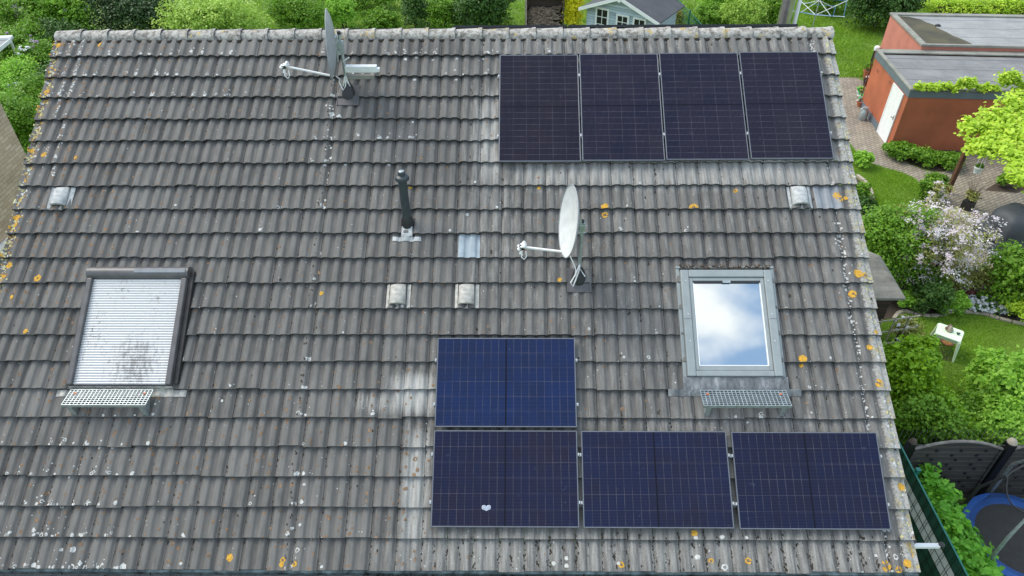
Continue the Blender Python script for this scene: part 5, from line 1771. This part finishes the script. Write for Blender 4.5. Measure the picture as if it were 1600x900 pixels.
# --- trampoline
TC = G(1595, 842, .55); TC.z = 0; TR = .96; TZ = .55
root = empty('trampoline', TC, (0, 0, 0), 'round trampoline with blue edge pad and black safety net', 'trampoline')
b = MB(); b.lathe((0, 0, 0), [(TR - .23, TZ - .01), (TR - .21, TZ + .02), (TR - .12, TZ + .03), (TR - .01, TZ + .02), (TR + .01, TZ - .04), (TR - .01, TZ - .05)], 64, caps=False); b.build('edge_pad', M['tramp_blue'], root, smooth=True)
b = MB(); b.lathe((0, 0, 0), [(TR - .22, TZ - .012), (0, TZ - .03)], 64); b.build('jumping_mat', M['tramp_mat'], root)
b = MB(); b.tube([(TR * math.cos(a), TR * math.sin(a), TZ - .07) for a in np.linspace(0, 2 * math.pi, 60)], .025, 8, caps=False); b.build('ring_frame', M['galv'], root, smooth=True)
for k in range(4):
    a = rad(20 + k * 90)
    b = MB(); p, q = [Vector(((TR - .02) * math.cos(a + s_), (TR - .02) * math.sin(a + s_), TZ - .08)) for s_ in (-.3, .3)]
    p0_, q0_ = [Vector(((TR + .02) * math.cos(a + s_), (TR + .02) * math.sin(a + s_), .025)) for s_ in (-.3, .3)]
    b.tube([p, p0_, q0_, q], .02, 8); b.build('leg', M['galv'], root, smooth=True)
# curved net poles leaning outward and the sagging net between them
poles = []
for k in range(6):
    a = rad(150 + k * 60)
    pts = [Vector(((TR + .04) * math.cos(a), (TR + .04) * math.sin(a), .15)), Vector(((TR + .05) * math.cos(a), (TR + .05) * math.sin(a), .8)),
           Vector(((TR + .02) * math.cos(a), (TR + .02) * math.sin(a), 1.4)), Vector(((TR - .22) * math.cos(a), (TR - .22) * math.sin(a), 1.9))]
    poles.append(pts)
    b = MB(); b.tube(pts, [.02, .03, .03, .022], 8); b.build('net_pole', M['galv'] if k % 2 else M['black_rubber'], root, smooth=True)
b = MB(); n = 60; vs = []
for j in range(9):
    t = j / 8
    for k in range(n):
        a = 2 * math.pi * k / n
        sag = abs(math.sin((a - rad(150)) * 3))
        vs.append(((TR - .12 - .10 * sag * math.sin(t * 3) - .14 * t * t) * math.cos(a), (TR - .12 - .10 * sag * math.sin(t * 3) - .14 * t * t) * math.sin(a), TZ + .03 + (1.25 - .14 * sag) * t))
b.add(vs, [(j * n + k, j * n + (k + 1) % n, (j + 1) * n + (k + 1) % n, (j + 1) * n + k) for j in range(8) for k in range(n)])
b.build('safety_net', M['net'], root, smooth=True)
b = MB(); b.tube([Vector(vs[8 * n + k % n]) for k in range(n + 1)], .014, 6, caps=False); b.build('net_hem', M['black_rubber'], root, smooth=True)

# ------------------------------------------------------------------ behind the house
BG = 'shrubs beyond the ridge'
shrub('light_tree', 'pale yellow-green bushy tree just over the ridge, left half', 'tree', 340, 32, 1.5, 2.3, 1.2, .95, 16000, .11, M['l_pale'], None, lobes=8)
shrub('dark_conifer', 'dark green spreading conifer behind the left part of the ridge', 'conifer', 200, 22, 1.4, 2.2, 1.4, 1.2, 16000, .11, M['l_darkc'], None, lobes=6, up=.0)
shrub('dark_conifer', 'dark conifer behind the pale bushy tree', 'conifer', 262, -2, 1.4, 1.8, 1.2, 1.2, 9000, .11, M['l_dark'], None, lobes=6)
shrub('shrub', 'dense mid-green shrub just left of the upper dish', 'shrub', 470, 22, 1.0, 1.5, 1.2, 1.1, 11000, .10, M['l_mid'], BG)
shrub('shrub', 'yellow-tinged shrub directly right of the upper dish', 'shrub', 535, 18, .9, .8, .9, 1.0, 7000, .10, M['l_light'], BG)
shrub('shrub', 'mid-green shrub between the yellow-tinged shrub and the slim dark bush', 'shrub', 598, 34, .55, 1.1, .7, .6, 6000, .10, M['l_mid'], BG)
shrub('slim_bush', 'slim dark green upright bush over the middle of the ridge', 'bush', 648, 12, 1.0, .72, .7, 1.1, 9000, .09, M['l_dark'], None)
shrub('shrub', 'light green shrub between the two dark bushes', 'shrub', 692, 22, .8, .75, .7, .8, 6500, .10, M['l_mid'], BG)
shrub('laurel_bush', 'broad dark laurel bush left of the log store', 'bush', 750, 16, 1.0, 1.5, .8, 1.15, 15000, .11, M['l_dark'], None)
shrub('small_plant', 'small silvery light plant at the ridge beside the log store', 'plant', 797, 36, .35, .38, .3, .35, 1200, .10, M['l_pale'], None, stems=0)
shrub('golden_conifer', 'golden yellow columnar conifer between log store and summerhouse', 'conifer', 897, 18, .95, .46, .5, 1.2, 9000, .075, M['l_yellow'], None, lobes=3, up=.1)
shrub('olive_bush', 'brownish olive bush in front of the summerhouse wall', 'bush', 1048, 32, .55, .62, .5, .5, 4500, .08, M['l_olive'], None)
shrub('shrub', 'bright green low shrub right of the green metal fence', 'shrub', 1112, 26, .6, 1.0, .9, .7, 7000, .10, M['l_mid'], BG)
shrub('willow_bush', 'feathery yellow-green bush left of the steel chimney', 'bush', 1163, 22, 1.0, 1.05, .8, 1.0, 11000, .09, M['l_pale'], None, up=-.2)
shrub('shrub', 'green shrub directly left of the steel chimney', 'shrub', 1213, 20, .9, .8, .8, 1.0, 8000, .10, M['l_mid'], BG)
shrub('dark_shrub', 'large dark green shrub behind the rotary clothes dryer', 'shrub', 1380, 4, 1.2, 1.75, 1.2, 1.45, 17000, .11, M['l_dark'], None)
shrub('shrub', 'green shrub behind the clothes dryer and the chimney', 'shrub', 1300, -6, .8, 1.2, .8, .8, 7000, .10, M['l_mid'], BG)
shrub('shrub', 'light green bush far back between dryer and olive bush', 'shrub', 1130, -8, 1.0, 1.6, .8, .9, 7000, .11, M['l_light'], BG)
shrub('shrub', 'distant mid-green bush above the slim dark bush', 'shrub', 560, -12, .8, 2.4, .8, .9, 9000, .11, M['l_mid'], BG)
# clipped hedge at the upper right
c = G(1550, 10, 1.0)
root = empty('clipped_hedge', (c.x, c.y, 0), (0, 0, -.03), 'long clipped yellow-green hedge behind the garages', 'hedge')
bl = [(c.x - 2.6 + k * .55, c.y + .0, .75, .5, .55, .62) for k in range(14)]
foliage('foliage', root, bl, 22000, .09, M['l_lime'], clump=.2, shell=.5, up=1.0)
b = MB(); b.bb(-2.6, 4.8, -.25, .25, 0, 1.0); b.build('branches', M['bark'], root)

# log store
root = empty('log_store', (1.1, 30.0, 0), (0, 0, 0), 'open-fronted brown slatted log store with pale post', 'log store')
for x in (-.88, .88):
    b = MB(); b.bar((x, 0, 0), (x, 0, 2.0), .08); b.build('post', M['stone'] if x < 0 else M['store_plank'], root, bevel=.006)
b = MB(); b.bb(-.9, .9, .88, .92, 0, 1.95); b.build('back_wall', M['store_plank'], root)
for x in (-.93, .91):
    b = MB(); b.bb(x, x + .02, .05, .9, 0, 1.9); b.build('side_wall', M['store_plank'], root)
b = MB(); b.box((0, .45, 2.06), (2.1, 1.3, .05)); b.build('roof', M['felt_dark'], root)
lr = random.Random(9); lm = []
for k in range(6):
    b = MB(); L = lr.uniform(.28, .55); r = lr.uniform(.028, .055)
    b.tube([(-L / 2, 0, 0), (0, lr.uniform(-.02, .02), lr.uniform(-.02, .02)), (L / 2, 0, 0)], [r, r * 1.05, r * .9], 7)
    me = bpy.data.meshes.new('log'); me.from_pydata(b.v, [], b.f); me.materials.append(M['log']); lm.append(me)
for k in range(170):
    o = bpy.data.objects.new('log', lr.choice(lm)); COL.objects.link(o)
    z = lr.uniform(.1, 1.0); y = 30.0 + .06 + z * .45 + lr.uniform(-.04, .12)
    o.location = (1.1 + lr.uniform(-.7, .7), y, z); o.rotation_euler = (lr.uniform(-.3, .3), lr.gauss(0, .28), lr.gauss(0, .45))
    tag(o, 'grey-brown split log heaped in the slatted log store', 'log', 'logs heaped in the log store')

# blue-grey summerhouse
SH = Vector((3.02, 28.7, 0))
root = empty('summerhouse', SH, (0, 0, rad(-33)), 'blue-grey wooden summerhouse with white trim and black felt roof', 'summerhouse')
W, D_, EH, AH = 3.35, 2.3, 1.62, 2.28
b = MB()
vs = [(0, 0, 0), (W, 0, 0), (W, 0, EH), (W / 2, 0, AH), (0, 0, EH), (0, D_, 0), (W, D_, 0), (W, D_, EH), (W / 2, D_, AH), (0, D_, EH)]
b.add(vs, [(0, 1, 2, 3, 4), (9, 8, 7, 6, 5), (1, 6, 7, 2), (5, 0, 4, 9)]); b.build('wall', M['blue_plank'], root)
sl_ = (AH - EH) / (W / 2)
for s_, nm in ((-1, 'l'), (1, 'r')):
    b = MB()
    x0 = W / 2; x1 = W / 2 + s_ * (W / 2 + .28)
    z0, z1 = AH + .03, AH + .03 - sl_ * (W / 2 + .28)
    b.add([(x0, -.32, z0), (x1, -.32, z1), (x1, D_ + .2, z1), (x0, D_ + .2, z0), (x0, -.32, z0 + .05), (x1, -.32, z1 + .05), (x1, D_ + .2, z1 + .05), (x0, D_ + .2, z0 + .05)],
          [(0, 1, 2, 3), (7, 6, 5, 4), (0, 4, 5, 1), (1, 5, 6, 2), (2, 6, 7, 3)])
    b.build('roof', M['felt_dark'], root)
    b = MB(); b.add([(x0, -.34, z0 - .07), (x1 + s_ * .03, -.34, z1 - .08), (x1 + s_ * .03, -.34, z1 + .07), (x0, -.34, z0 + .08), (x0, -.322, z0 - .07), (x1 + s_ * .03, -.322, z1 - .08), (x1 + s_ * .03, -.322, z1 + .07), (x0, -.322, z0 + .08)],
                    [(0, 1, 2, 3), (7, 6, 5, 4), (3, 2, 6, 7), (0, 4, 5, 1), (1, 5, 6, 2)])
    b.build('barge_board', M['white_paint'], root)
b = MB(); b.bb(W / 2 - .06, W / 2 + .06, -.36, -.343, AH - .12, AH + .12); b.build('ridge_ornament', M['white_paint'], root)


def glazed(x0, x1, z0, z1, cols, rows, nm, par, zb=None):
    b = MB(); b.bb(x0 - .07, x1 + .07, -.035, -.003, (zb if zb is not None else z0) - .07, z1 + .07); f = b.build(nm, M['white_paint'], par)
    cw, rh = (x1 - x0) / cols, (z1 - z0) / rows
    b = MB()
    for i in range(cols):
        for j in range(rows): b.bb(x0 + i * cw + .018, x0 + (i + 1) * cw - .018, -.041, -.0355, z0 + j * rh + .018, z0 + (j + 1) * rh - .018)
    b.build('pane', M['frame_black'], f)
    return f


glazed(.48, 1.02, .62, 1.62, 2, 3, 'window', root)
glazed(1.52, 2.02, .70, 1.50, 2, 3, 'door', root, .05)
glazed(2.34, 2.84, .70, 1.50, 2, 3, 'door', root, .05)
for x_ in (W + .002, -.03):
    b = MB(); b.bb(x_, x_ + .028, -.02, .07, 0, EH); b.build('corner_board', M['blue_plank'], root)

# green metal fence beyond the ridge
root = empty('metal_fence', (7.6, 30, 0), (0, 0, 0), 'short run of teal metal mesh fence right of the summerhouse', 'fence')
a_, b_ = Vector((.38, -3.0, 0)), Vector((-.35, 3.0, 0))
b = MB()
for k in range(60):
    p = a_.lerp(b_, k / 59); b.bar(p, p + Vector((0, 0, 1.25)), .012)
for z in (.1, .4, .7, 1.0, 1.24): b.bar(a_ + Vector((0, 0, z)), b_ + Vector((0, 0, z)), .02)
tag(b.build('mesh', M['green_metal'], root), kind='stuff')
for k in range(4):
    p = a_.lerp(b_, k / 3); b = MB(); b.bar(p, p + Vector((0, 0, 1.35)), .06); b.build('post', M['green_metal'], root)

# rotary clothes dryer
c = Vector((13.1, 28.0, 0))
root = empty('clothes_dryer', c, (0, 0, .25), 'rotary clothes dryer with four arms and blue lines on the meadow', 'clothes dryer')
b = MB(); b.tube([(0, 0, 0), (0, 0, 2.3)], .025, 10); b.build('pole', M['galv'], root, smooth=True)
tips = []
for k in range(4):
    a = rad(8 + k * 90); t = Vector((1.65 * math.cos(a), 1.65 * math.sin(a), 1.85)); tips.append(t)
    b = MB(); b.tube([(0, 0, 1.42), t], .016, 8); b.build('arm', M['dish_white'], root, smooth=True)
    b = MB(); b.tube([(0, 0, 2.05), t * .55 + Vector((0, 0, .62))], .012, 8); b.build('brace', M['dish_white'], root, smooth=True)
b = MB()
for f in (.62, .97):
    for k in range(4):
        p = Vector((0, 0, 1.42)).lerp(tips[k], f); q = Vector((0, 0, 1.42)).lerp(tips[(k + 1) % 4], f)
        b.tube([p, (p + q) / 2 - Vector((0, 0, .04)), q], .006, 5)
b.build('line', M['rope_blue'], root)

# ------------------------------------------------------------------ left side
LG = 'garden shrubs left of the house'
shrub('lilac', 'mid-green lilac with pale flowers in the far left corner', 'lilac', 40, 18, 1.5, 2.6, 1.6, 1.5, 15000, .12, M['l_mid'], LG, flowers=(M['f_lilac'], 260, .09), lobes=8)
shrub('lilac', 'light green lilac with scattered mauve flowers left of the ridge end', 'lilac', 105, 30, 1.2, 1.6, 1.3, 1.2, 11000, .11, M['l_light'], LG, flowers=(M['f_lilac'], 160, .09), lobes=6)
shrub('bush', 'brownish green bush by the low grey shed roof at left', 'bush', 38, 78, 1.0, 1.2, 1.1, 1.1, 9000, .10, M['l_mid'], LG, flowers=(M['f_lilac'], 50, .09))
shrub('bush', 'dark bush tucked behind the upper left verge', 'bush', 88, 66, .9, 1.0, 1.0, 1.0, 8000, .10, M['l_dark'], LG)
shrub('bush', 'mauve-flowered bush beside the left verge', 'bush', 66, 104, .9, .9, .9, .95, 8000, .10, M['l_mid'], LG, flowers=(M['f_lilac'], 220, .08))
shrub('blossom_branch', 'arching branch of white blossom in front of the left shrubs', 'branch', 42, 88, 1.5, .30, .50, .45, 300, .09, M['l_mid'], None, flowers=(M['f_white'], 240, .08), lobes=3, stems=2)
shrub('bush', 'bright green bush below the white blossom branch', 'bush', 30, 132, .9, 1.1, 1.0, .95, 10000, .09, M['l_light'], LG)
shrub('bush', 'dense green bush in the gap beside the left verge', 'bush', 62, 160, 1.0, .85, 1.0, 1.1, 12000, .085, M['l_mid'], LG)
shrub('bush', 'green bush at the foot of the brick wall corner', 'bush', 34, 196, 1.2, 1.0, 1.0, 1.2, 13000, .085, M['l_mid'], LG)
shrub('bush', 'small yellow-green bush in front of the brick wall corner', 'bush', 10, 168, 1.0, .7, .8, .8, 6000, .08, M['l_light'], LG)
shrub('bush', 'dark green bush deep behind the left roof verge', 'bush', 110, 132, .8, 1.4, 1.4, 1.0, 10000, .10, M['l_dark'], LG)
# low shed roof and tubular rail at the left edge
c = G(-14, 78, 1.9)
root = empty('carport', (c.x - 1.2, c.y, 0), (0, 0, .1), 'low grey flat roof with white edge at the left picture edge', 'carport')
b = MB(); b.bb(-1.5, 1.5, -.7, 1.1, 1.86, 1.92); b.build('roof', M['felt_pale'], root)
b = MB(); b.bb(-1.52, 1.52, .9, 1.12, 1.921, 2.02); b.bb(1.5, 1.53, -.7, .9, 1.84, 1.98); b.build('edge_trim', M['white_paint'], root)
for x in (-1.4, 1.4):
    for y in (-.6, 1.0):
        b = MB(); b.bb(x - .04, x + .04, y - .04, y + .04, 0, 1.86); b.build('post', M['white_paint'], root)
c = G(6, 118, 1.0)
root = empty('barrel', (c.x - .3, c.y, .6), (0, 0, 0), 'pale grey horizontal barrel at the left edge above the bushes', 'barrel')
b = MB(); b.tube([(-.9, 0, .4), (.42, 0, .4)], .17, 18); b.build('body', M['zinc'], root, smooth=True)
b = MB(); b.tube([(.42, 0, .4), (.50, 0, .4)], .185, 18); b.build('lid', M['white_paint'], root, smooth=True)
b = MB(); b.bb(-.6, -.5, -.12, .12, -.6, .25); b.bb(.1, .2, -.12, .12, -.6, .25); b.build('stand', M['black_plastic'], root)
# white garden chair half hidden in the shrubs
c = G(34, 165, .45)
root = empty('garden_chair', (c.x, c.y, .35), (0, 0, .5), 'white plastic garden chair half buried in the shrubs at left', 'chair')
b = MB(); b.bb(-.22, .22, -.22, .22, .40, .43); b.build('seat', M['white_paint'], root, bevel=.01)
b = MB()
for k in range(5): b.bb(-.20 + k * .09, -.15 + k * .09, .20, .225, .43, .88)
b.bb(-.22, .22, .195, .235, .86, .93); b.build('backrest', M['white_paint'], root, bevel=.006)
for x in (-.2, .2):
    for y in (-.2, .2):
        b = MB(); b.bar((x, y, -.35), (x, y, .4), .035); b.build('leg', M['white_paint'], root)

# neighbouring brick house
nb = empty('brick_house', (-14.5, 3.4, 0), (0, 0, 0), 'neighbouring house with a cream brick gable wall at the left edge', 'house')
def uvbox(b, name, mat, par, swap=False):
    o = b.build(name, mat, par); me = o.data
    u = me.uv_layers.new(name='uv')
    for p in me.polygons:
        for li in p.loop_indices:
            c = me.vertices[me.loops[li].vertex_index].co
            u.data[li].uv = (c.y, c.z) if abs(p.normal.x) > .5 else (c.x, c.z)
    return o


b = MB(); b.bb(-3.5, 3.5, -6.2, 6.25, 0, 6.1); uvbox(b, 'wall', M['cream_brick'], nb)
b = MB(); b.add([(-3.8, -6.6, 6.05), (3.62, -6.6, 6.05), (3.62, 6.32, 6.05), (-3.8, 6.32, 6.05), (-3.8, -.2, 9.0), (3.62, -.2, 9.0)], [(0, 1, 5, 4), (2, 3, 4, 5), (1, 2, 5), (3, 0, 4), (3, 2, 1, 0)])
b.build('roof', M['terracotta_dark'], nb)
b = MB(); b.bb(3.502, 3.58, -4.0, 4.62, 3.40, 3.47); b.build('sill', M['white_paint'], nb)
b = MB(); b.bb(3.502, 3.53, -4.0, 4.60, 1.8, 3.395); b.build('cladding', M['grey_paint'], nb)


# ------------------------------------------------------------------ grass blades
def blades(name, poly, n, h, mat, seed, lean=.5):
    r = np.random.default_rng(seed)
    P = np.array([(p[0], p[1]) for p in poly]); lo, hi = P.min(0), P.max(0)
    out = []
    while sum(len(o) for o in out) < n:
        q = r.uniform(lo, hi, (n, 2)); ins = np.zeros(n, bool); j = len(P) - 1
        for i in range(len(P)):
            c = ((P[i, 1] > q[:, 1]) != (P[j, 1] > q[:, 1])) & (q[:, 0] < (P[j, 0] - P[i, 0]) * (q[:, 1] - P[i, 1]) / (P[j, 1] - P[i, 1] + 1e-12) + P[i, 0])
            ins ^= c; j = i
        out.append(q[ins])
    q = np.concatenate(out)[:n]
    patch = .75 + .35 * np.sin(q[:, 0] * 2.1 + 1.3 * np.sin(q[:, 1] * 1.7)) * np.cos(q[:, 1] * 1.9)
    a = r.uniform(0, 2 * np.pi, n); hh = h * r.uniform(.5, 1.3, n) * patch; w = h * .10 + .004
    d = np.stack([np.cos(a), np.sin(a)], 1); ln = r.normal(0, lean, (n, 2)) * hh[:, None]
    z = np.full(n, .004)
    A_ = np.column_stack([q - d * w, z]); B_ = np.column_stack([q + d * w, z]); C_ = np.column_stack([q + ln, hh + .004])
    V = np.stack([A_, B_, C_], 1).reshape(-1, 3); F = np.arange(len(V)).reshape(-1, 3)
    me = np_mesh(name, V, F); set_attr(me, 'rnd', np.repeat(np.clip(r.random(n) * .7 + .3 * (patch - .4), 0, 1), 3))
    o = link_mesh(name, me, None, [mat])
    return tag(o, kind='stuff')


tag(blades('lawn_grass', lawn_pts, 60000, .045, M['blade'], 3), 'short mown grass around the small plastic table', 'grass')
tag(blades('side_lawn_grass', side_lawn, 30000, .05, M['blade'], 4), 'short mown grass strip beside the paved path', 'grass')
tag(blades('meadow_grass', meadow, 60000, .13, M['blade'], 5, .7), 'long rough grass around the clothes dryer', 'grass')
tag(blades('rough_grass', [(-19, 25), (11, 25), (11, 38), (-19, 38)], 60000, .20, M['blade'], 6, .6), 'long grass strip beyond the ridge between the bushes', 'grass')
tag(blades('orchard_grass', [(-24, 9), (-8, 9), (-8, 28), (-24, 28)], 50000, .20, M['blade'], 8, .6), 'rough grass under the shrubs left of the house', 'grass')
for k, (px, py, r, lb) in enumerate([(1348, 250, .3, 'small bright green plant at the verge beside the side lawn'), (1345, 300, .32, 'leafy green plant inside the pale stone edging'), (1352, 322, .34, 'dark green plant below the pale stone edging')]):
    shrub('bed_plant', lb, 'plant', px, py, .25, r, r, .3, 2500, .09, [M['l_light'], M['l_mid'], M['l_dark']][k], stems=0)
